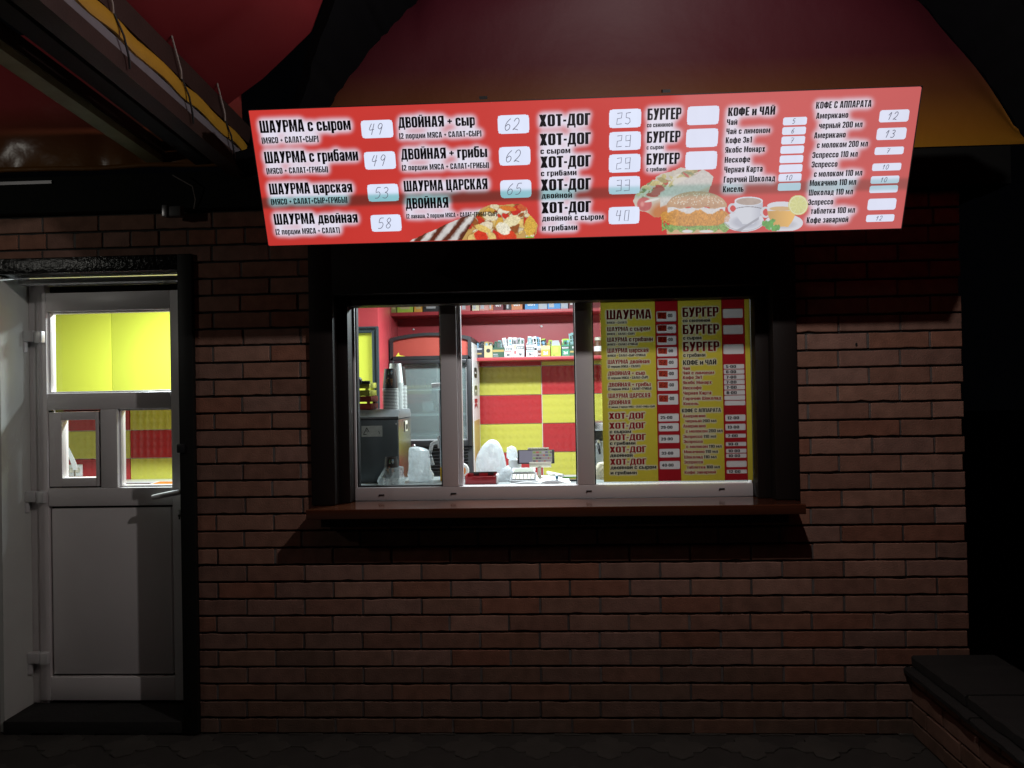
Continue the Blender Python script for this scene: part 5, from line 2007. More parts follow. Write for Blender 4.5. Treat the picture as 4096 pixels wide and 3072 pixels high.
printed_grid(BP, 0, BW, 0, BH, BS, board_fn, 0, 'printed_sheet', M['board'], board)
for a, b_ in STRIPS:
    printed_grid(BP, a, b_, .0005, BH - .0005, .0022, strip_fn, .0005, 'price_strip', M['board'], board)
for (v, t, o_), L in zip(bl, BOARD_TEXT):
    raw('lettering', BP.pt(v, .0012 + o_), t, M[L[6]], board)
for x0, y0, x1, y1, txt in BOARD_BOX:
    ua, va = BP.uv(*c7(x0, (y0 + y1) / 2))
    ub, vb = BP.uv(*c7(x1, (y0 + y1) / 2))
    _, vt = BP.uv(*c7((x0 + x1) / 2, y0))
    _, vl = BP.uv(*c7((x0 + x1) / 2, y1))
    pts = rrect(ua, ub, vl, vt, min(.005, (vt - vl) * .2), 3)
    q = B()
    q.bm.faces.new([q.bm.verts.new(p) for p in BP.pt(np.array(pts), .0010)])
    lab = q.build('price_label', M['board_white'], board, None, recalc=False)
    h = vt - vl
    w = ub - ua
    if len(txt) == 2:
        ca_, cb_ = ua + .06 * w, ua + .50 * w
        raw('sticker', BP.pt(np.array([(ca_, vl + .30 * h), (cb_, vl + .26 * h), (cb_ + .001, vt - .12 * h), (ca_ - .001, vt - .1 * h)]), .0016), [[0, 1, 2, 3]], M['sticker'], lab)
        sv, sf = scribble_uv(txt, (ca_ + cb_) / 2, vl + .57 * h, w * .34, h * .42, .0016, .25)
        raw('handwritten_price', BP.pt(sv, .0021), sf, M['board_black'], lab)
        v, t, o_ = letter_uv('-00', ua + .53 * w, ua + .80 * w, vl + .42 * h, h * .32, 0)
        raw('printed_price', BP.pt(v, .0016 + o_), t, M['board_black'], lab)
    elif txt:
        hh_ = min(.013, h * .66)
        v, t, o_ = letter_uv(txt, ua + .11 * w, ua + (.68 if len(txt) > 4 else .60) * w, vl + (h - hh_) / 2, hh_, 0)
        raw('printed_price', BP.pt(v, .0016 + o_), t, M['board_black'], lab)
# ------------------------------------------------------------------ inside: worktop, fridge, cabinet, shelves and goods
CZ = 1.055                                                  # worktop height
ct = thing('worktop', 'grey worktop behind the serving window', 'worktop', (0.4, .4, CZ - .04))
q = B()
q.box(-0.80, 1.55, 0.2365, 0.60, CZ - .035, CZ, .003)
q.build('worktop_slab', M['counter'], ct)
q = B()
q.box(-0.78, 1.53, 0.26, 0.57, .1005, CZ - .0355)
q.build('cupboard', M['whiteplastic'], ct)


def flat(px, py, z):
    """the point of the photo lying on a level surface"""
    d = FW + (px - 2048) / FPX * RT - (py - 1536) / FPX * UP
    return Vector(CAM + (z - CAM[2]) / d[2] * d)


# drinks fridge
FY, FBK = 1.50, 2.03
fx0, fx1 = -0.836, -0.319
fr = thing('drinks_fridge', 'black drinks fridge with a curved orange-red header and glass door', 'fridge', ((fx0 + fx1) / 2, 1.75, .10))
ztop = at(1886, 1446, FY)[2]
zc = lambda py, px=1700: at(px, py, FY)[2]
q = B()
q.box(fx0, fx0 + .022, FY + .03, FBK, .1005, zc(1350)).box(fx1 - .022, fx1 - .002, FY + .03, FBK, .1005, zc(1350))
q.box(fx0 + .022, fx1 - .022, FBK - .02, FBK, .1005, zc(1350)).box(fx0 + .022, fx1 - .022, FY + .03, FBK - .02, zc(1430), zc(1350))
q.box(fx0 + .022, fx1 - .022, FY + .03, FBK - .02, .1005, zc(1765))
q.build('fridge_body', M['black'], fr)
q = B()
q.box(fx1 - .0015, fx1 + .001, FY + .045, FBK - .002, .30, zc(1372))
sd = q.build('side_sticker', M['whiteplastic'], fr)
for k, (zz, ch) in enumerate(((zc(1470), 'О'), (zc(1545), 'С'), (zc(1600), 'К'))):
    v, t, o_ = letter_uv(ch, 0, .16, 0, .09, 0)
    P = np.stack([np.full(len(v), fx1 + .0022) + o_[:, 0], FY + .14 + v[:, 1] * 2.2, zz - v[:, 0] * .42], -1)
    raw('side_print', P, t, M['black'] if k < 2 else M['reddark'], sd)
q = B()
q.box(fx1 + .0012, fx1 + .002, FY + .10, FBK - .05, .9, zc(1690))
q.build('side_picture', mat('worn_brown_print', (.50, .36, .14), .5, var=.5, vscale=30, stretch=(1, 1, .3)), sd)
# header: arched black frame with the orange-red panel
arc = lambda s: zc(1352) + .032 * math.sin(math.pi * s) ** .8
q = B()
N_ = 24
oo, ii = [], []
zb, zi = zc(1438), zc(1424)
for k in range(N_ + 1):
    s = k / N_
    oo.append((fx0 + (fx1 - fx0) * s, arc(s)))
    ii.append((fx0 + .020 + (fx1 - fx0 - .040) * s, arc(s) - .019))
po = [(fx0, zb)] + oo + [(fx1, zb)]
pi_ = [(fx0 + .020, zi)] + ii + [(fx1 - .020, zi)]
rr = [[Vector((a[0], FY - .02, a[1])), Vector((c[0], FY - .02, c[1])), Vector((c[0], FY + .028, c[1])), Vector((a[0], FY + .028, a[1]))] for a, c in zip(po, pi_)]
q.rings(rr)
q.box(fx0 + .02, fx1 - .02, FY - .02, FY + .028, zb, zi)
q.build('header_frame', M['black'], fr)
q = B()
q.prism([(x, FY - .004, z) for x, z in pi_], (0, .012, 0))
hp = q.build('header_panel', M['orange'], fr)
p = at(1590, 1420, FY - .008)
q = B()
q.prism([(p[0] - .012, FY - .0052, zi + .001), (p[0] + .05, FY - .0052, zi + .001), (p[0] + .012, FY - .0052, zi + .008), (p[0] + .008, FY - .0052, zi + .026)], (0, .001, 0))
q.build('torn_edge', M['yellowlam'], hp)
# door
dz0, dz1 = zc(1786), zc(1440)
gz0, gz1 = zc(1762), zc(1456)
q = B()
q.box(fx0, fx0 + .028, FY - .03, FY + .028, dz0, dz1, .004).box(fx1 - .030, fx1, FY - .03, FY + .028, dz0, dz1, .004)
q.box(fx0 + .028, fx1 - .030, FY - .03, FY + .028, gz1, dz1, .004).box(fx0 + .028, fx1 - .030, FY - .03, FY + .028, dz0, gz0, .004)
fd = q.build('fridge_door', M['black'], fr)
q = B()
q.box(fx0 + .028, fx1 - .030, FY, FY + .004, gz0, gz1)
q.build('door_glass', M['fglass'], fd, None)
q = B()
q.box(fx0 + .029, fx0 + .036, FY - .002, FY + .02, gz0, gz1).box(fx1 - .038, fx1 - .031, FY - .002, FY + .02, gz0, gz1)
q.box(fx0 + .036, fx1 - .038, FY - .002, FY + .02, gz0, gz0 + .008)
q.build('door_lining', M['lgrey'], fd)
p = at(1656, 1784, FY - .03)
q = B()
q.lathe([(.012, 0), (.012, .01), (.008, .014)], (0, 0, 0), 14, mx=Matrix.Translation((p[0], FY - .03, p[2])) @ Matrix.Rotation(math.radians(90), 4, 'X'))
q.build('door_lock', M['chrome'], fd)
# inside of the fridge
q = B()
q.box(fx0 + .024, fx1 - .024, FBK - .055, FBK - .022, zc(1764), zc(1432))
q.build('back_panel', M['fridgein'], fr)
q = B()
q.box(fx0 + .0225, fx0 + .03, FY + .034, FBK - .056, zc(1764), zc(1432)).box(fx1 - .03, fx1 - .0225, FY + .034, FBK - .056, zc(1764), zc(1432))
q.build('side_lining', M['fridgein'], fr)
for py, th in ((1660, .008), (1560, .004)):
    q = B()
    z = zc(py)
    q.box(fx0 + .035, fx1 - .035, FY + .045, FY + .055, z - th, z + th)
    for k in range(18):
        x = fx0 + .04 + k * (fx1 - fx0 - .08) / 17
        q.box(x - .0012, x + .0012, FY + .055, FBK - .06, z - .0015, z + .0015)
    q.build('wire_shelf', M['whiteplastic'], fr)
q = B()
q.box(fx0 + .06, fx1 - .06, FY + .06, FBK - .06, zc(1762), zc(1742), .01)
q.build('drip_tray', M['lgrey'], fr)
for k, (px, py, w, h) in enumerate(((1690, 1545, .06, .055), (1735, 1545, .06, .05), (1720, 1640, .07, .06), (1640, 1545, .05, .05))):
    p = at(px, py, FY + .3)
    q = B()
    q.box(p[0] - w / 2, p[0] + w / 2, FY + .2, FY + .3, p[2] - .006, p[2] + h, .006)
    q.build('stored_box', M['lgrey'], fr)
# ribbed grille
q = B()
q.box(fx0, fx1, FY - .012, FY + .028, .1005, dz0 - .004, .003)
gr = q.build('grille', M['black'], fr)
q = B()
for k in range(16):
    z = dz0 - .03 - k * .021
    q.rings([[Vector((x, y, z + e + .018 * math.sin((x - fx0) / (fx1 - fx0) * 2.2))) for (y, e) in ((FY - .030, 0), (FY - .0125, .006), (FY - .0125, -.006))] for x in np.linspace(fx0 + .03, fx1 - .03, 9)])
q.build('grille_rib', M['steeldark'], gr)

# grey metal cabinet
cab = thing('metal_cabinet', 'grey metal cabinet with warning sticker and sloping lid at the left of the window', 'cabinet', (-.66, .5, CZ))
mx1 = at(1593, 1800, .35)[0]
mx0, my0, my1 = mx1 - .24, .35, .69
zs = at(1500, 1676, .35)[2]
zl = at(1500, 1640, .42)[2]
q = B()
q.box(mx0, mx1, my0, my1, CZ + .001, zs - .004, .003)
q.build('cabinet_body', M['greymet'], cab)
q = B()
q.rings([[Vector((x, y, z)) for x, y in ((mx0 - .003, my0 - d0), (mx1 + d1, my0 - d0), (mx1 + d1, my1), (mx0 - .003, my1))] for z, d0, d1 in ((zs, .004, .004), (zs + .010, .006, .004), (zl - .008, -.050, .001), (zl, -.062, -.006))])
q.build('lid', M['greymetl'], cab)
q = B()
q.box(mx1 + .0002, mx1 + .0022, my0 + .006, my1 - .004, CZ + .004, zs - .006)
q.build('side_panel', M['brush'], cab)
p0, p1 = at(1446, 1704, .35), at(1530, 1746, .35)
q = B()
q.box(p0[0], p1[0], my0 - .0012, my0 - .0002, p1[2], p0[2])
stk = q.build('warning_sticker', mat('worn_sticker', (.42, .45, .43), .5, var=.35, vscale=60), cab)


def strokes(name, pts, thick, m, parent, close=False):
    """flat ink marks: a polyline of points in the x-z plane"""
    q = B()
    n = len(pts)
    for i in range(n if close else n - 1):
        a, c = Vector(pts[i]), Vector(pts[(i + 1) % n])
        d = (c - a).normalized()
        w = Vector((-d.z, 0, d.x)) * thick / 2
        o = Vector((0, -.0004 - .00002 * i, 0))
        q.bm.faces.new([q.bm.verts.new(x + o) for x in (a - w, c - w, c + w, a + w)])
    return q.build(name, m, parent, None)


w_, h_ = p1[0] - p0[0], p0[2] - p1[2]
P_ = lambda u, v: (p0[0] + u * w_, my0 - .0014, p1[2] + v * h_)
strokes('warning_mark', [P_(.37, .42), P_(.25, .82), P_(.09, .2), P_(.24, .22)], .0035, M['black'], stk)
strokes('warning_mark', [P_(.82, .5), P_(.88, .25)], .003, M['black'], stk)
strokes('warning_mark', [P_(.2, .45), P_(.25, .62), P_(.3, .4), P_(.24, .5)], .0012, M['black'], stk)
p = at(1590, 1685, .35)
q = B()
q.lathe([(.004, 0), (.004, .004), (.001, .006)], (0, 0, 0), 12, mx=Matrix.Translation((mx1 - .008, my0, zs - .026)) @ Matrix.Rotation(math.radians(90), 4, 'X'))
q.build('screw', M['chrome'], cab)
q = B()
q.box(mx1 + .0024, mx1 + .008, my0 + .16, my0 + .22, zs - .072, zs - .018, .002)
q.build('switch_box', M['cream'], cab)
q = B()
q.box(mx1 + .0082, mx1 + .010, my0 + .172, my0 + .208, zs - .06, zs - .035, .001)
q.build('switch', M['black'], cab)


# crates
def crate(zb, m, label, x1, y0):
    x0, y1, h, w = x1 - .23, y0 + .16, .068, .009
    t = thing('wooden_crate', label, 'crate', ((x0 + x1) / 2, (y0 + y1) / 2, zb))
    for z0, z1 in ((zb + .002, zb + .030), (zb + .040, zb + h)):
        for (a, c, d, e) in ((x0, x1, y0, y0 + w), (x0, x1, y1 - w, y1), (x0, x0 + w, y0 + w, y1 - w), (x1 - w, x1, y0 + w, y1 - w)):
            q = B()
            q.box(a, c, d, e, z0, z1, .0015)
            q.build('slat', m, t)
    for a in (x0 + w, x1 - w - .014):
        for d in (y0 + w, y1 - w - .014):
            q = B()
            q.box(a, a + .014, d, d + .014, zb, zb + h - .003)
            q.build('corner_post', m, t)
    q = B()
    q.box(x0 + w, x1 - w, y0 + w, y1 - w, zb + .001, zb + .006)
    q.build('crate_floor', m, t)


xc = at(1479, 1600, .45)[0]
zlid = zl + .0006
crate(zlid, M['crate_r'], 'small red slatted crate standing on the grey metal cabinet, under the yellow-green crate', xc + .006, .45)
crate(zlid + .0685, M['crate_y'], 'small yellow-green slatted crate stacked on top of the red crate', xc, .448)
p = at(1430, 1527, .43)
t_ = thing('hand_torch', 'black round-headed torch poking out of the yellow-green crate', 'torch', (p[0], .43, p[2]))
q = B()
q.lathe([(.012, 0), (.021, .004), (.023, .022), (.012, .040)], (0, 0, 0), 18, mx=Matrix.Translation((p[0], .415, p[2])) @ Matrix.Rotation(math.radians(-80), 4, 'X'))
q.build('torch_head', M['black'], t_)
q = B()
q.tube([(p[0] + .006, .442, p[2] - .003), (p[0] + .06, .44, p[2] - .004)], .008, 10)
q.build('torch_handle', M['black'], t_)


# paper cups, stacked upside down
def cup_marks(c, r_at, z0, h, parent):
    """small printed emblems wrapped on the cup"""
    def patch(a0, a1, f0, f1, colr, shape='box'):
        V, F = [], []
        n = 6
        for k in range(n + 1):
            s = k / n
            a = math.radians(a0 + (a1 - a0) * s)
            fa = f0 + (f1 - f0) * (0 if shape != 'hill' else 0)
            top = f1 if shape == 'box' else f0 + (f1 - f0) * (1 - abs(2 * s - 1) if shape == 'hill' else math.sin(math.pi * s))
            for f in (fa, top):
                r = r_at(f) + .0005
                V.append((c[0] + r * math.cos(a), c[1] + r * math.sin(a), z0 + f * h))
        for k in range(n):
            F.append((2 * k, 2 * k + 2, 2 * k + 3, 2 * k + 1))
        raw('cup_emblem', V, F, colmat(*colr), parent)
    gold, blue, grn, rust, pale = ('emblem_gold', (.34, .19, .05)), ('emblem_blue', (.28, .45, .55)), ('emblem_green', (.10, .26, .13)), ('emblem_rust', (.30, .10, .04)), ('emblem_pale', (.62, .60, .52))
    patch(-100, -84, .74, .90, grn, 'hill'); patch(-99, -85, .70, .735, pale, 'dome')
    patch(-76, -54, .76, .80, pale); patch(-73, -57, .805, .90, blue); patch(-70, -60, .70, .755, blue)
    patch(-104, -86, .50, .59, rust, 'hill'); patch(-103, -87, .47, .498, pale, 'box')
    for k in range(3):
        patch(-118 + 2 * k, -94 - 2 * k, .40 - .055 * k, .435 - .055 * k, gold)
    patch(-117, -112, .20, .27, gold); patch(-96, -92, .18, .30, gold)
    for k in range(4):
        patch(-78 + 1.5 * k, -56 - 1.5 * k, .42 - .06 * k, .46 - .06 * k, rust if k % 2 else gold)
    patch(-70, -64, .12, .22, rust)


def cup_stack(px, py, Y, zb, rims, label, dark=True, top=True, r=.041):
    c = at(px, py, Y)
    t = thing('cup_stack', label, 'cups', (c[0], Y, zb), 'stacks of paper cups')
    pitch = .0072
    prof = []
    for k in range(rims):
        z = k * pitch
        prof += [(r - .005, z), (r - .0004, z + .0003), (r, z + .0016), (r - .0004, z + .0030), (r - .005, z + .0033), (r - .006, z + pitch - .0003)]
    q = B()
    q.lathe(prof, (c[0], Y, zb), 40)
    ob = q.build('rim_stack', M['cupwhite'], t, 50)
    if dark:                                               # the dark wall of each cup shows between the rims
        ob.data.materials.append(M['cupdark'])
        for f in ob.data.polygons:
            zz = (f.center.z - zb) / pitch % 1
            if .52 < zz < .98 and abs(f.normal.z) < .7:
                f.material_index = 1
    zt = zb + rims * pitch
    if top:
        h = .096
        q = B()
        q.lathe([(r - .003, -.001), (.0285, h - .002), (.0282, h), (.026, h), (.0255, h - .005), (0.002, h - .005)], (c[0], Y, zt), 40)
        cup = q.build('top_cup', M['cupdark'] if dark else M['cupwhite'], t)
        if dark:
            cup_marks((c[0], Y), lambda f: (r - .003) + (.0285 - r + .003) * f, zt, h, cup)
    return c, zt


cup_stack(1562, 1600, .47, zlid, 15, 'stack of dark printed paper cups on the cabinet lid, beside the crates')
cup_stack(1584, 1600, .565, zlid, 19, 'taller stack of plain white paper cups standing right behind the dark printed stack', False)
cup_stack(1600, 1600, .64, zlid, 17, 'stack of brown printed cups half hidden behind the plain white stack', True, True, .037)
cB, zB = cup_stack(1566, 1900, .262, CZ + .0008, 5, 'short stack of dark printed cups in a clear bag on the worktop')


# film bags
def crumple(name, label, cat, rings_, m, amp=.012, seed=0, seg=56, freq=14):
    q = B()
    rr = []
    nn = len(rings_)
    for i, (cx, cy, z, rx, ry) in enumerate(rings_):
        ring = []
        for k in range(seg):
            a = 2 * math.pi * k / seg
            d = Vector((cx + rx * math.cos(a), cy + ry * math.sin(a), z)) + Vector((seed, 0, seed * .7))
            f = .9 * noise.noise(d * 9) + .25 * noise.noise(d * 24) - .55 * abs(noise.noise(Vector((d.x * 42, d.y * 42, d.z * 24))))
            ff = 1 + f * amp / max(rx, .01)
            if i == 0:
                ff = 1 + .3 * f * amp / max(rx, .01)
            ring.append(Vector((cx + rx * math.cos(a) * ff, cy + ry * math.sin(a) * ff, z + (.35 * amp * f if 0 < i < nn - 1 else 0))))
        rr.append(ring)
    q.rings(rr)
    return mono(q.build(name, m, None, 55), label, cat)


def resample(prof, n):
    p = np.array(prof, float)
    s = np.linspace(0, len(p) - 1, n)
    return [tuple(np.interp(v, range(len(p)), p[:, j]) for j in range(p.shape[1])) for v in s]


x, y = cB[0], .262
crumple('clear_bag', 'crinkled clear plastic bag pulled up round the short cup stack', 'bag', resample([(x, y, CZ + .0015, .060, .048), (x, y, CZ + .02, .066, .050), (x + .004, y, CZ + .05, .055, .050), (x + .010, y, CZ + .075, .050, .048), (x + .012, y, CZ + .088, .046, .046)], 16)[:-1], M['filmc'], .012, 3)
for nm, dx_, zz in (('a', .035, .10), ('b', -.045, .085)):
    pass
p = at(1682, 1900, .42)
crumple('plastic_bag', 'knotted white plastic bag of goods on the worktop beside the cabinet', 'bag',
        resample([(p[0] + .004, .42, CZ + .001, .060, .05), (p[0] + .004, .42, CZ + .03, .066, .055), (p[0], .42, CZ + .055, .054, .05), (p[0] - .002, .42, CZ + .085, .052, .05), (p[0] - .004, .42, CZ + .125, .053, .048), (p[0] - .006, .42, CZ + .150, .050, .044), (p[0] - .018, .42, CZ + .163, .034, .03), (p[0] - .022, .42, CZ + .168, .012, .01)], 30), M['filmw'], .008, 11)
p = at(1966, 1890, .44)
dome = [(p[0] + .012, .44, CZ + .001, .088, .075), (p[0] + .008, .44, CZ + .02, .084, .075), (p[0], .44, CZ + .05, .078, .072), (p[0] - .002, .44, CZ + .085, .076, .070), (p[0] - .001, .44, CZ + .12, .068, .064), (p[0] + .002, .44, CZ + .155, .052, .05), (p[0] + .006, .44, CZ + .180, .033, .032), (p[0] + .008, .44, CZ + .194, .016, .015), (p[0] + .008, .44, CZ + .197, .004, .004)]
crumple('wrapped_bundle', 'big dome-shaped bundle tightly wrapped in white plastic beside the tablet', 'bundle', resample(dome, 40), M['filmw'], .0045, 5, 72)
p = at(2015, 1905, .36)
crumple('loose_bag', 'crumpled loose end of white plastic bag trailing over the worktop by the calculator', 'bag', resample([(p[0] - .006, .36, CZ + .001, .060, .030), (p[0] - .004, .36, CZ + .015, .056, .03), (p[0] + .004, .37, CZ + .035, .044, .03), (p[0] + .014, .38, CZ + .055, .03, .028), (p[0] + .020, .385, CZ + .072, .010, .012)], 20), M['filmw'], .013, 19)
p = at(2050, 1830, .52)
crumple('small_bag', 'small crumpled white bag sitting on the paper roll behind the wrapped bundle', 'bag', resample([(p[0], .52, CZ + .088, .018, .018), (p[0] - .002, .52, CZ + .10, .032, .026), (p[0] - .004, .52, CZ + .125, .030, .026), (p[0] - .006, .52, CZ + .15, .024, .02), (p[0] - .004, .52, CZ + .158, .008, .008)], 18), M['filmw'], .010, 23)
p = at(2060, 1870, .52)
t_ = thing('paper_roll', 'white paper roll standing behind the wrapped bundle', 'paper roll', (p[0], .52, CZ))
q = B()
q.lathe([(.010, .0006), (.031, .0006), (.032, .003), (.032, .084), (.031, .087), (.010, .087)], (p[0], .52, CZ), 30)
q.build('roll', M['paper'], t_)
q = B()
q.lathe([(.0095, .001), (.0095, .0885), (.0085, .0885)], (p[0], .52, CZ), 20)
q.build('core', M['cream'], t_)

# open red box
a, c = flat(1862, 1936, CZ), flat(1986, 1932, CZ)
bx0_, bx1_, by0, by1, bz = a[0], c[0], .245, .36, CZ + .001
t_ = thing('cash_tray', 'open dark red plastic box with black hinges at the front of the worktop', 'box', ((bx0_ + bx1_) / 2, .30, CZ))
hB = .040
q = B()
q.box(bx0_, bx1_, by0, by0 + .003, bz + .003, bz + hB - .006, .0008).box(bx0_, bx1_, by1 - .003, by1, bz + .003, bz + hB, .0008)
q.box(bx0_, bx0_ + .003, by0 + .003, by1 - .003, bz + .003, bz + hB, .0008).box(bx1_ - .003, bx1_, by0 + .003, by1 - .003, bz + .003, bz + hB, .0008)
q.box(bx0_, bx1_, by0, by1, bz, bz + .003)
q.build('tray_shell', M['reddark'], t_)
q = B()
q.box(bx0_ + .012, bx1_ - .002, by1 + .0005, by1 + .004, bz + hB - .004, bz + hB + .005, .001)
q.build('back_rail', M['black'], t_)
for xx in (.30, .78):
    q = B()
    xx = bx0_ + (bx1_ - bx0_) * xx
    q.box(xx - .014, xx + .014, by1 - .006, by1 - .0032, bz + hB - .012, bz + hB + .001, .001)
    q.build('hinge', M['black'], t_)
q = B()
cxx = (bx0_ + bx1_) / 2 - .002
q.prism([(cxx + .010 * math.cos(k), by0 - .0018, bz + hB - .008 + .014 * math.sin(k)) for k in np.linspace(math.pi, 2 * math.pi, 14)], (0, .0016, 0))
q.build('latch', M['reddark'], t_)
q = B()
q.box(bx1_ + .0005, bx1_ + .007, by0 + .006, by1 - .006, bz, bz + hB - .001, .001)
q.build('side_label', M['paper'], t_)

# calculator
e = [flat(2036 + 0, 1922, CZ + .012), flat(2146, 1918, CZ + .012)]
t_ = thing('calculator', 'grey desk calculator with raised display lying in front of the tablet stand', 'calculator', ((e[0][0] + e[1][0]) / 2, .33, CZ))
kx0, kx1, ky0, ky1 = e[0][0] + .006, e[1][0], .265, .40
KM = Matrix.Translation((0, ky0, CZ + .0035)) @ Matrix.Rotation(math.radians(10), 4, 'X') @ Matrix.Translation((0, -ky0, 0))
q = B()
q.box(kx0, kx1, ky0, ky1, 0, .010, .003, KM)
q.build('calculator_body', M['lgrey'], t_)
q = B()
q.box(kx0 + .004, kx1 - .004, ky0 + .004, ky1 - .038, .0102, .0116, 0, KM)
q.build('keypad', M['black'], t_)
for r in range(5):
    for k in range(6):
        q = B()
        x0 = kx0 + .008 + k * (kx1 - kx0 - .016) / 6
        y0 = ky0 + .008 + r * .0172
        q.box(x0 + .001, x0 + (kx1 - kx0 - .016) / 6 - .0015, y0, y0 + .013, .0118, .0152, .001, KM)
        q.build('key', M['cream'] if (r + k) % 5 else M['lgrey'], t_)
D2 = Matrix.Translation((0, ky1 - .034, CZ + .034)) @ Matrix.Rotation(math.radians(32), 4, 'X') @ Matrix.Translation((0, -(ky1 - .034), 0))
q = B()
q.box(kx0 + .006, kx1 - .006, ky1 - .034, ky1 + .006, 0, .006, .002, D2)
q.build('display_lid', M['lgrey'], t_)
q = B()
q.box(kx0 + .014, kx1 - .014, ky1 - .030, ky1 + .001, .0062, .0074, 0, D2)
q.build('display', mat('lcd_glass', (.30, .34, .26), .12, var=.1), t_)

# notebook
n0, n1, n2 = flat(2040, 1931, CZ + .004), flat(2158, 1929, CZ + .004), flat(2283, 1926, CZ + .004)
t_ = thing('notebook', 'open notebook with blank white pages lying right of the calculator', 'notebook', (n1[0], .33, CZ))


def page(x0, x1, y0, y1, lift, name):
    q = B()
    rows = []
    for s in np.linspace(0, 1, 14):
        xx = x0 + (x1 - x0) * s
        zz = CZ + .0012 + lift * math.sin(math.pi * min(1, s * 1.25)) ** .7
        rows.append([Vector((xx, yy, z)) for yy, z in ((y0, CZ + .0008), (y1, CZ + .0008), (y1 + .01 * s, zz + .001), (y0, zz))])
    q.rings(rows)
    return q.build(name, M['paper'], t_, 40)


page(n1[0] - .001, n0[0], .245, .262, .006, 'left_page')
page(n1[0] + .001, n2[0], .245, .40, .013, 'right_page')
page(n1[0] - .001, n1[0] - .03, .2625, .40, .009, 'page_fold')
p = flat(2228, 1930, CZ + .006)
t_ = thing('marker_pen', 'blue-capped marker lying end-on across the notebook edge', 'pen', (p[0], .29, CZ))
q = B()
RX = Matrix.Rotation(math.radians(-90), 4, 'X')
q.lathe([(.0068, 0), (.0072, .002), (.0070, .04)], (0, 0, 0), 18, mx=Matrix.Translation((p[0], .242, CZ + .026)) @ RX)
q.build('cap', M['teal'], t_)
q = B()
q.lathe([(.0058, .0405), (.0058, .12), (.003, .125)], (0, 0, 0), 18, mx=Matrix.Translation((p[0], .242, CZ + .026)) @ RX)
q.build('barrel', M['whiteplastic'], t_)
p, p2 = flat(2195, 1892, CZ + .012), flat(2240, 1904, CZ + .012)
t_ = thing('white_tube', 'slim white tube lying beside the foot of the tablet stand', 'tube', (p[0], .50, CZ))
q = B()
q.tube([(p[0], .54, CZ + .016), (p2[0] + .015, .43, CZ + .014)], [.009, .008], 14)
q.build('tube_body', M['whiteplastic'], t_)
q = B()
q.tube([(p[0] - .004, .555, CZ + .0163), (p[0] - .0002, .5405, CZ + .016)], [.0095, .0095], 14)
q.build('tube_cap', M['cream'], t_)
p, p2 = at(2246, 1901, .44), at(2308, 1899, .44)
q = B()
q.tube([(p[0], .44, CZ + .0042), (p2[0], .445, CZ + .0042)], .004, 6)
mono(q.build('pencil', M['green']), 'green pencil lying behind the notebook', 'pencil')
p = flat(2300, 1915, CZ)
t_ = thing('mobile_phone', 'black phone lying at the right end of the notebook', 'phone', (p[0], .36, CZ))
q = B()
q.box(p[0] - .03, p[0] + .045, .31, .38, CZ + .001, CZ + .009, .003)
q.build('phone_body', M['black'], t_)
q = B()
q.box(p[0] - .026, p[0] + .041, .314, .376, CZ + .0092, CZ + .0098)
q.build('phone_screen', mat('dark_glass', (.01, .011, .012), .08, var=0), t_)

# tablet on its stand
TY = .46
A, C_ = at(2070, 1858, TY), at(2218, 1802, TY + .02)
tx0, tx1 = A[0], C_[0] - .001
tz0 = A[2]
TM = Matrix.Translation((0, TY, tz0)) @ Matrix.Rotation(math.radians(-24), 4, 'X')
th_ = (at(2140, 1800, TY + .02)[2] - tz0) / math.cos(math.radians(24))
t_ = thing('tablet_stand', 'cream tablet stand with a post and clamps on the worktop', 'stand', ((tx0 + tx1) / 2, TY, CZ))
pb_ = at(2158, 1900, TY)
q = B()
q.box(pb_[0] - .055, pb_[0] + .055, TY - .03, TY + .07, CZ + .0006, CZ + .006, .002)
q.build('base', M['cream'], t_)
q = B()
q.box(pb_[0] - .009, pb_[0] + .009, TY - .006, TY + .008, CZ + .0062, tz0 - .014, .002)
q.build('post', M['cream'], t_)
lx0, lx1 = at(2118, 1858, TY)[0], at(2205, 1858, TY)[0]
q = B()
q.box(lx0, lx1, -.014, .014, -.013, .002, .002, TM).box(lx0, lx1, -.018, -.0142, -.013, .006, .001, TM)
q.build('lower_clamp', M['cream'], t_)
q = B()
q.box(at(2110, 1795, TY)[0], at(2195, 1795, TY)[0], -.012, .012, th_ + .001, th_ + .008, .001, TM)
q.build('upper_clamp', M['cream'], t_)
tb = thing('tablet', 'black tablet clamped in the stand, screen half grey with a list of coloured tiles', 'tablet', ((tx0 + tx1) / 2, TY, tz0))
q = B()
q.box(tx0, tx1, -.004, .004, .0025, th_, .003, TM)
q.build('tablet_body', M['black'], tb)
sx0, sx1 = tx0 + .009, tx1 - .012
sxm = sx0 + (sx1 - sx0) * .40
q = B()
q.box(sx0, sxm, -.0052, -.0045, .007, th_ - .005, 0, TM)
q.build('screen', M['screen_grey'], tb)
q = B()
q.box(sxm + .0003, sx1, -.0052, -.0045, .007, th_ - .005, 0, TM)
scr = q.build('screen', M['screen_light'], tb)
tcol = [(.16, .22, .05), (.32, .07, .07), (.08, .05, .07), (.20, .16, .20), (.16, .24, .07), (.10, .09, .16), (.24, .07, .08), (.30, .28, .30)]
for r in range(4):
    xx = sxm + .003
    k = 0
    while xx < sx1 - .008:
        w = random.uniform(.008, .016)
        h = (th_ - .014) / 4
        q = B()
        z0 = .009 + r * h
        q.box(xx, min(xx + w, sx1 - .001), -.0058, -.0053, z0, z0 + h * .62, 0, TM)
        q.build('screen_tile', lit_mat('screen_tile', 1.0, random.choice(tcol)), scr)
        xx += w + .0015
        k += 1

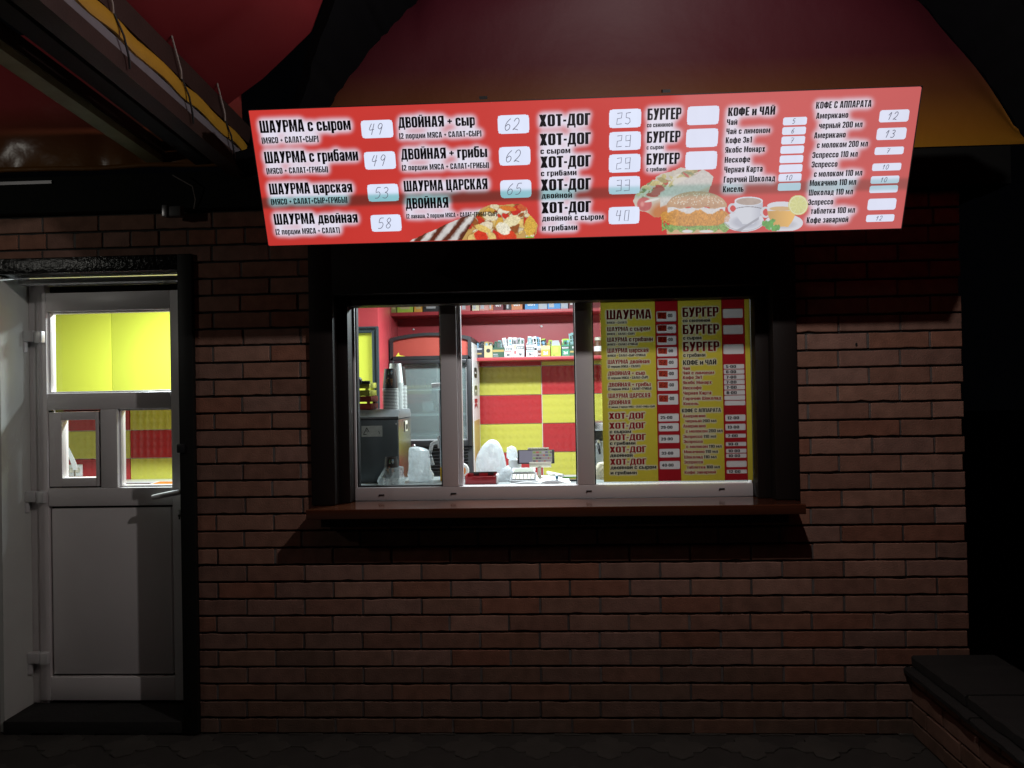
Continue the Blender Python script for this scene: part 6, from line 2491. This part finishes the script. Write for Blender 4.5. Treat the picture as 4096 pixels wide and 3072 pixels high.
# syrup dispenser half hidden behind the left mullion
p = at(1757, 1700, .40)
t_ = thing('syrup_dispenser', 'tall pale dispenser with a white spout and grip handle, half behind the left mullion', 'dispenser', (p[0] + .04, .44, CZ))
zt = at(1757, 1560, .40)[2]
q = B()
q.box(p[0], p[0] + .072, .40, .47, CZ + .066, zt, .004)
q.build('tank', mat('pale_blue_plastic', (.50, .60, .64), .25, var=.08), t_)
q = B()
q.prism([(p[0] + .001, .396, CZ + .001), (p[0] + .072, .396, CZ + .001), (p[0] + .072, .396, CZ + .058), (p[0] + .022, .396, CZ + .050), (p[0] + .006, .396, CZ + .0655), (p[0] + .001, .396, CZ + .0655)], (0, .076, 0))
q.build('foot', M['yellowp'], t_)
ps, pe = at(1727, 1540, .43), at(1768, 1538, .43)
q = B()
q.tube([(ps[0], .43, ps[2] - .004), (ps[0] + .006, .43, ps[2] - .003), (pe[0], .43, pe[2])], [.0125, .0125, .010], 14)
q.box(pe[0] - .004, pe[0] + .03, .415, .445, zt - .004, pe[2] + .03, .004)
q.build('spout', M['whiteplastic'], t_)
hp_ = [at(x, y, .42) for x, y in ((1756, 1768), (1738, 1770), (1727, 1778), (1723, 1800), (1724, 1830), (1728, 1848), (1733, 1860))]
q = B()
q.tube(hp_, [.010, .0095, .0095, .009, .0085, .0085, .008], 12)
q.box(hp_[0][0] - .006, hp_[0][0] + .008, .41, .43, hp_[0][2] - .03, hp_[0][2] + .03, .003)
q.build('grip_handle', M['whiteplastic'], t_)
p = at(1848, 1858, .50)
t_ = thing('tape_roll', 'white roll of tape with orange core standing beside the red box', 'tape roll', (p[0], .5, CZ))
RXX = Matrix.Translation((p[0] - .004, .52, CZ + .0385)) @ Matrix.Rotation(math.radians(90), 4, 'X')
q = B()
q.lathe([(.024, 0), (.036, 0), (.038, .002), (.038, .022), (.036, .024), (.024, .024)], (0, 0, 0), 36, mx=RXX)
q.build('tape', M['whiteplastic'], t_)
q = B()
q.lathe([(.0235, .001), (.0235, .0255), (.012, .0255), (.012, .001)], (0, 0, 0), 30, mx=RXX)
q.build('tape_core', M['orangeboard'], t_)

# red wall shelving
SY = 1.87
z1t, z1b = at(2100, 1427, SY)[2], at(2100, 1440, SY)[2]
z2t, z2b = at(2100, 1238, SY)[2], at(2100, 1252, SY)[2]
sxL = at(1565, 1300, SY)[0]
sh = thing('wall_shelving', 'red laminate shelving with two shelves above the tiled wall', 'shelving', (0.2, 2.0, z1b))
q = B()
q.box(sxL - .02, 1.66, 2.128, 2.147, z1b - .003, 2.2490)
q.build('back_panel', M['redlam'], sh)
q = B()
q.box(sxL - .022, sxL - .002, SY, 2.1275, z1b, 2.2490, .001)
q.build('side_panel', M['redlam'], sh)
for z0, z1 in ((z1b, z1t), (z2b, z2t)):
    q = B()
    q.box(sxL - .0015, 1.66, SY, 2.1275, z0, z1, .001)
    q.build('shelf', M['redlam'], sh)
for px, py in ((2166, 1305), (1653, 1318)):
    p = at(px, py, 2.127)
    q = B()
    q.lathe([(.0085, 0), (.0085, .003), (.0035, .0045), (.003, .003)], (0, 0, 0), 16, mx=Matrix.Translation((p[0], 2.128, p[2])) @ Matrix.Rotation(math.radians(90), 4, 'X'))
    q.build('fixing_bolt', M['chrome'], sh)

LBL = {}


def carton(x0, x1, py_top, zb, m, label, Y=SY + .03, depth=.11, text=None, band=None, sachets=None, sach_top=None, small=None, group='sachet boxes on the lower shelf', flap=None, accent=None):
    """x0, x1: photo columns on the shelf front; a carton with the packets standing in it"""
    X0, X1 = at(x0, 1410, Y)[0], at(x1, 1410, Y)[0]
    z1 = at((x0 + x1) / 2, py_top, Y)[2] if py_top else zb + .12
    t = thing('sachet_box', label, 'box', ((X0 + X1) / 2, Y + depth / 2, zb), group)
    q = B()
    w = .0015
    h = z1 - zb
    q.box(X0, X1, Y, Y + w, zb + .0005, z1).box(X0, X0 + w, Y + w, Y + depth, zb + .0005, z1 + (.02 if sachets else 0)).box(X1 - w, X1, Y + w, Y + depth, zb + .0005, z1 + (.02 if sachets else 0))
    q.box(X0 + w, X1 - w, Y + depth - w, Y + depth, zb + .0005, z1 + .025).box(X0 + w, X1 - w, Y + w, Y + depth - w, zb + .0005, zb + .002)
    q.build('carton', m, t)
    yb = Y - .0006
    if band:
        (f0, f1, cm) = band
        q = B()
        q.box(X0 + .0005, X1 - .0005, yb, Y - .0001, zb + f0 * h, zb + f1 * h)
        q.build('brand_band', cm, t)
    if text:
        tx, f0, f1, cm, a0, a1 = text
        v, tr, o_ = letter_uv(tx, X0 + (X1 - X0) * a0, X0 + (X1 - X0) * a1, zb + f0 * h, (f1 - f0) * h, 2)
        raw('brand_text', np.stack([v[:, 0], np.full(len(v), yb - .0005) - o_[:, 0], v[:, 1]], -1), tr, cm, t)
    if small:
        tx, f0, f1, cm, a0, a1 = small
        v, tr, o_ = letter_uv(tx, X0 + (X1 - X0) * a0, X0 + (X1 - X0) * a1, zb + f0 * h, (f1 - f0) * h, 2)
        raw('small_text', np.stack([v[:, 0], np.full(len(v), yb - .0012) - o_[:, 0], v[:, 1]], -1), tr, cm, t)
    if accent:
        for (a0, a1, f0, f1, cm) in accent:
            q = B()
            q.box(X0 + (X1 - X0) * a0, X0 + (X1 - X0) * a1, yb - .0004, Y - .0002, zb + f0 * h, zb + f1 * h)
            q.build('printed_patch', cm, t)
    if flap:
        q = B()
        fz = at(x0, flap[0], Y)[2]
        q.prism([(X0 + .004, Y + .012, z1 - .002), (X1 - .002, Y + .012, z1 - .002), (X1 - .012, Y + .03, fz), (X0 + .008, Y + .03, fz)], (0, .001, 0))
        q.build('lid_flap', flap[1], t)
    if sachets:
        mats_, n = sachets
        zt = at((x0 + x1) / 2, sach_top, Y)[2]
        for k in range(n):
            xx = X0 + .006 + (X1 - X0 - .026) * k / max(1, n - 1) + random.uniform(-.003, .003)
            yy = Y + .02 + .07 * random.random()
            hh_ = zt - zb - random.uniform(0, .018)
            tilt = Matrix.Translation((xx + .009, yy, zb + .003)) @ Matrix.Rotation(math.radians(random.uniform(-9, 9)), 4, 'Y') @ Matrix.Rotation(math.radians(random.uniform(-14, 4)), 4, 'X')
            q = B()
            q.rings([[tilt @ Vector((a * ww, c * tk, z)) for a, c in ((-1, -1), (0, -1.6), (1, -1), (1, 1), (0, 1.6), (-1, 1))] for z, ww, tk in ((0, .012, .001), (.012, .0125, .004), (hh_ * .5, .0125, .005), (hh_ - .010, .0125, .0035), (hh_ - .006, .013, .0008), (hh_, .013, .0006))])
            sm = q.build('sachet', mats_[k % len(mats_)], t, 25)
            q = B()
            for f0, f1 in ((.62, .70), (.74, .90)):
                q.bm.faces.new([q.bm.verts.new(tilt @ Vector((a, -.0078, f * hh_))) for a, f in ((-.007, f0), (.007, f0), (.007, f1), (-.007, f1))])
            q.build('sachet_print', random.choice([M['black'], colmat('soft_blue', (.20, .42, .62)), colmat('soft_grey', (.45, .47, .50)), colmat('pack_green', (.05, .22, .12))]), sm, None)
    return t


W_, K2 = colmat('carton_white', (.78, .80, .80)), colmat('carton_black', (.02, .02, .022))
navy, beige, dgreen = colmat('pack_navy', (.018, .022, .035)), colmat('carton_beige', (.60, .50, .26)), colmat('pack_green', (.03, .10, .06))
gold, blue_, orange_, lime = colmat('gold_band', (.45, .33, .10)), colmat('soft_blue', (.20, .42, .62)), colmat('carton_orange', (.78, .40, .06)), colmat('carton_lime', (.42, .60, .07))
green_, teal_, grey_, brown_ = colmat('carton_green', (.04, .26, .14)), colmat('teal_foil', (.22, .42, .42)), colmat('soft_grey', (.45, .47, .50)), colmat('carton_brown', (.14, .06, .03))
z1 = z1t
cx_ = lambda x: 1820 + x * .226
carton(cx_(345), cx_(512), 1392, z1, navy, 'black sachet box with a gold stripe at the left end of the lower shelf', sachets=([navy, K2], 5), sach_top=1362, accent=[(.3, .75, .35, .5, gold), (.2, .8, .82, .98, grey_)])
b_ = carton(cx_(518), cx_(663), 1382, z1, beige, 'beige sachet box with a round black emblem', sachets=([K2, gold, beige], 5), sach_top=1366)
X0, X1 = at(cx_(518), 1410, SY + .03)[0], at(cx_(663), 1410, SY + .03)[0]
q = B()
q.lathe([(.014, 0), (.014, .0008)], (0, 0, 0), 24, mx=Matrix.Translation(((X0 + X1) / 2, SY + .0298, z1 + .048)) @ Matrix.Rotation(math.radians(90), 4, 'X'))
q.build('emblem', K2, b_)
carton(cx_(667), cx_(868), 1390, z1, dgreen, 'dark green sachet box with a gold band', sachets=([dgreen, teal_, K2], 7), sach_top=1360, band=(.55, .78, gold), accent=[(.05, .45, .28, .36, grey_), (.05, .5, .12, .18, grey_)])
nes = dict(text=('NESCAFE', .67, .81, W_, .06, .94), band=(.62, .86, K2), small=('3в1', .12, .34, K2, .30, .78))
carton(cx_(875), cx_(1003), 1385, z1, W_, 'white sachet box with a red line under its black name band', sachets=([W_, grey_], 4), sach_top=1348, accent=[(.05, .95, .47, .55, colmat('soft_red', (.5, .12, .12)))], **nes)
carton(cx_(1008), cx_(1085), 1378, z1, W_, 'narrow white sachet box with a red drink picture on it', sachets=([W_, grey_], 4), sach_top=1346, accent=[(.5, .95, .25, .5, colmat('soft_red', (.5, .12, .12))), (.5, .9, .62, .95, beige)])
carton(cx_(1090), cx_(1217), 1378, z1, W_, 'white sachet box with a grey line under its black name band', sachets=([W_, grey_], 4), sach_top=1346, accent=[(.05, .95, .47, .55, grey_)], **nes)
carton(cx_(1262), cx_(1402), 1382, z1, W_, 'white sachet box with a blue line under its black name band', sachets=([W_, W_, teal_], 4), sach_top=1344, accent=[(.05, .95, .46, .56, blue_)], flap=(1373, grey_), **nes)
carton(cx_(1410), cx_(1520), 1385, z1, W_, 'white and brown sachet box with blue striped packets', sachets=([W_, blue_, blue_], 4), sach_top=1346, band=(.62, .86, K2), text=('NESC', .67, .81, W_, .35, .98), small=('3в1', .2, .36, W_, .55, .98), accent=[(.45, 1.0, .05, .6, brown_)])
carton(cx_(1523), cx_(1682), 1382, z1, orange_, 'orange and yellow sachet box', sachets=([dgreen, lime, K2], 5), sach_top=1350, small=('3в1', .16, .48, W_, .25, .75), band=(.62, .98, beige))
carton(cx_(1703), cx_(1872), 1382, z1, lime, 'yellow-green sachet box with an open grey lid', flap=(1361, grey_), accent=[(.25, .75, .35, .9, colmat('pale_lime', (.50, .62, .10))), (.2, .35, .08, .14, K2)])
carton(cx_(1888), cx_(2028), 1380, z1, green_, 'mid-green sachet box with white lettering', sachets=([green_, lime, W_], 5), sach_top=1352, text=('NESCAFE', .68, .82, W_, .06, .88), band=(.62, .88, K2), small=('3в1', .16, .44, W_, .22, .75))
carton(cx_(2034), cx_(2150), 1378, z1, dgreen, 'dark green sachet box with tall silvery teal packets at the right end', sachets=([teal_, teal_, grey_], 4), sach_top=1328, text=('NESC', .66, .84, W_, .40, .98), accent=[(.0, .6, .30, .45, gold)], small=('3в1', .12, .38, W_, .62, .98))
G2 = 'boxes on the top shelf'
mar, pink, cream_ = colmat('carton_maroon', (.18, .02, .03)), colmat('carton_pink', (.60, .30, .26)), colmat('carton_cream', (.66, .62, .42))
blu, org2, sil = colmat('carton_blue', (.06, .30, .66)), colmat('carton_rust', (.58, .20, .07)), colmat('foil_silver', (.40, .46, .54))
for (x0, x1, m_, lab, tx) in ((120, 282, colmat('soft_red', (.5, .12, .12)), 'red and white box end, first right of the left mullion on the top shelf', None), (320, 442, cream_, 'cream box on the top shelf', None), (450, 612, pink, 'dull pink box on the top shelf', None), (618, 692, org2, 'narrow rust-orange box beside the dull pink one', None), (700, 868, mar, 'maroon box with white figures near the middle of the top shelf', '3в1'),
                              (920, 1006, K2, 'small black box on the top shelf', None), (1014, 1208, org2, 'wide rust-orange box with white figures on the top shelf', '3в1'), (1256, 1486, blu, 'wide bright blue box on the top shelf', '3в1'), (1492, 1645, sil, 'silver-blue foil packets box on the top shelf', None), (1655, 1882, blu, 'second bright blue box, right of the silver-blue one', None), (1890, 2015, sil, 'silver-blue foil box left of the right-hand maroon one', None), (2032, 2140, mar, 'maroon box by the right mullion on the top shelf', '3в1')):
    carton(cx_(x0), cx_(x1), None, z2t, m_, lab, Y=SY + .02, depth=.10, group=G2, small=(tx, .22, .55, W_, .2, .75) if tx else None, accent=None if tx else [(.1, .5, .1, .35, grey_)])
for (x0, x1, m_, lab) in ((1520, 1588, colmat('carton_olive', (.30, .32, .08)), 'olive packet at the left end of the top shelf'), (1592, 1655, lime, 'lime green packet on the top shelf, left pane'), (1660, 1692, orange_, 'yellow and orange packet on the top shelf, left pane'), (1696, 1758, K2, 'black packet with white print on the top shelf, left pane')):
    if x0 < 1560:
        x0 = 1568
    carton(x0, x1, None, z2t, m_, lab, Y=SY + .02, depth=.10, group=G2, accent=[(.2, .8, .2, .5, grey_ if m_ is K2 else beige)])

# things glimpsed right of the second mullion
p = at(2394, 1428, SY + .04)
t_ = thing('jar', 'jar with a pale lid on the lower shelf, glimpsed left of the menu board', 'jar', (p[0], SY + .08, z1t))
q = B()
q.lathe([(.026, .001), (.028, .004), (.028, .085), (.020, .105)], (p[0], SY + .08, z1t), 24)
q.build('jar_body', brown_, t_)
q = B()
q.lathe([(.022, .1055), (.022, .125), (.018, .127)], (p[0], SY + .08, z1t), 24)
q.build('jar_lid', M['cream'], t_)
q = B()
q.lathe([(.0283, .03), (.0283, .065)], (p[0], SY + .08, z1t), 24, False, False)
q.build('jar_label', M['paper'], t_)
p = at(2388, 1800, .75)
cm = thing('coffee_machine', 'grey coffee machine with a black lever, glimpsed between mullion and menu board', 'coffee machine', (p[0] + .15, .9, CZ))
zt = at(2395, 1690, .75)[2]
q = B()
q.box(p[0] - .012, p[0] + .30, .77, 1.05, .90, zt - .10, .006)
q.build('machine_body', M['lgrey'], cm)
q = B()
q.box(p[0] - .016, p[0] + .30, .75, 1.05, zt - .045, zt, .006)
q.build('machine_top', M['brush'], cm)
q = B()
q.box(p[0] - .010, p[0] + .30, .79, 1.05, zt - .0995, zt - .0455)
q.build('front_band', M['black'], cm)
lv = at(2392, 1772, .75)
q = B()
q.lathe([(.017, 0), (.017, .012), (.010, .016)], (0, 0, 0), 18, mx=Matrix.Translation((lv[0], .769, lv[2])) @ Matrix.Rotation(math.radians(90), 4, 'X'))
q.build('knob', M['chrome'], cm)
q = B()
q.tube([(lv[0], .755, lv[2]), (lv[0] + .004, .735, lv[2] - .03), (lv[0] + .008, .735, lv[2] - .058)], [.005, .007, .006], 10)
q.build('lever', M['black'], cm)
q = B()
q.box(p[0] - .05, p[0] + .30, .62, 1.05, .1005, .8995, .004)
q.build('machine_stand', M['lgrey'], cm)
p = flat(2402, 1920, CZ)
crumple('bread_roll', 'pale flat bread rolled up on the worktop beside the menu board', 'bread', resample([(p[0] + .02, .42, CZ + .001, .045, .05), (p[0] + .02, .42, CZ + .02, .048, .05), (p[0] + .02, .42, CZ + .05, .042, .045), (p[0] + .02, .42, CZ + .075, .026, .028), (p[0] + .02, .42, CZ + .08, .008, .008)], 18), mat('flat_bread', (.62, .56, .44), .8, var=.15, bump=.3), .008, 31)

# behind the door panes: socket, white strip, counter with an orange board
p = at(318, 1880, 2.14)
so = thing('wall_socket', 'white double socket on the red and yellow tiles behind the small door hatch', 'socket', (p[0], 2.14, p[2]))
q = B()
q.box(p[0] - .075, p[0] + .022, 2.132, 2.149, p[2] - .045, p[2] + .04, .004)
q.build('socket_plate', M['whiteplastic'], so)
for dx_ in (-.05, -.004):
    q = B()
    q.lathe([(.017, 0), (.019, .004), (.015, .004), (.013, .001)], (0, 0, 0), 20, mx=Matrix.Translation((p[0] + dx_, 2.1315, p[2])) @ Matrix.Rotation(math.radians(90), 4, 'X'))
    q.build('socket_ring', M['cream'], so)
hs = [at(x, y, 1.98) for x, y in ((272, 1790), (280, 1815), (290, 1840), (298, 1862), (302, 1880))]
t_ = thing('ladle', 'white curved plastic handle leaning in front of the wall socket', 'ladle', tuple(hs[-1]))
q = B()
q.rings([[Vector(pp) + Vector((a * w, c * .004, 0)) for a, c in ((-1, -1), (1, -1), (1, 1), (-1, 1))] for pp, w in zip(hs, (.006, .013, .017, .018, .014))])
q.build('handle', M['whiteplastic'], t_, 60)
q = B()
q.tube([hs[-1] + Vector((-.008, 0, 0)), hs[-1] + Vector((-.006, 0, -.05)), hs[-1] + Vector((-.006, 0, -.16))], .006, 8)
q.build('stem', M['chrome'], t_)
p = at(600, 1927, 1.97)
kc = thing('prep_counter', 'white-edged preparation counter seen through the lower door pane', 'counter', (p[0], 2.05, .10))
zc_ = p[2]
q = B()
q.box(-3.50, -1.50, 1.97, 2.147, zc_ - .012, zc_, .003)
q.build('counter_top', M['whiteplastic'], kc)
q = B()
q.box(-3.48, -1.50, 1.99, 2.145, .1005, zc_ - .0125)
q.build('counter_base', M['redlam'], kc)
c4_ = [at(548, 1954, 1.70), at(720, 1954, 1.70), at(720, 1926, 1.86), at(640, 1926, 1.86)]
ob_ = thing('cutting_board', 'orange board lying in front of the white counter edge behind the door', 'board', tuple(c4_[1]))
q = B()
q.prism(c4_, (0, 0, -.010))
q.build('board_panel', M['orangeboard'], ob_)
q = B()
q.prism([c4_[0] + Vector((0, 0, .0015)), c4_[3] + Vector((0, 0, .0015)), c4_[3] + Vector((-.012, 0, .0015)), c4_[0] + Vector((-.012, 0, .0015))], (0, 0, -.012))
q.build('board_edge', M['whiteplastic'], ob_)
q = B()
q.box(c4_[0][0] - .3, c4_[1][0], 1.62, 1.88, c4_[0][2] - .10, c4_[0][2] - .0105)
q.build('board_rest', M['redlam'], ob_)
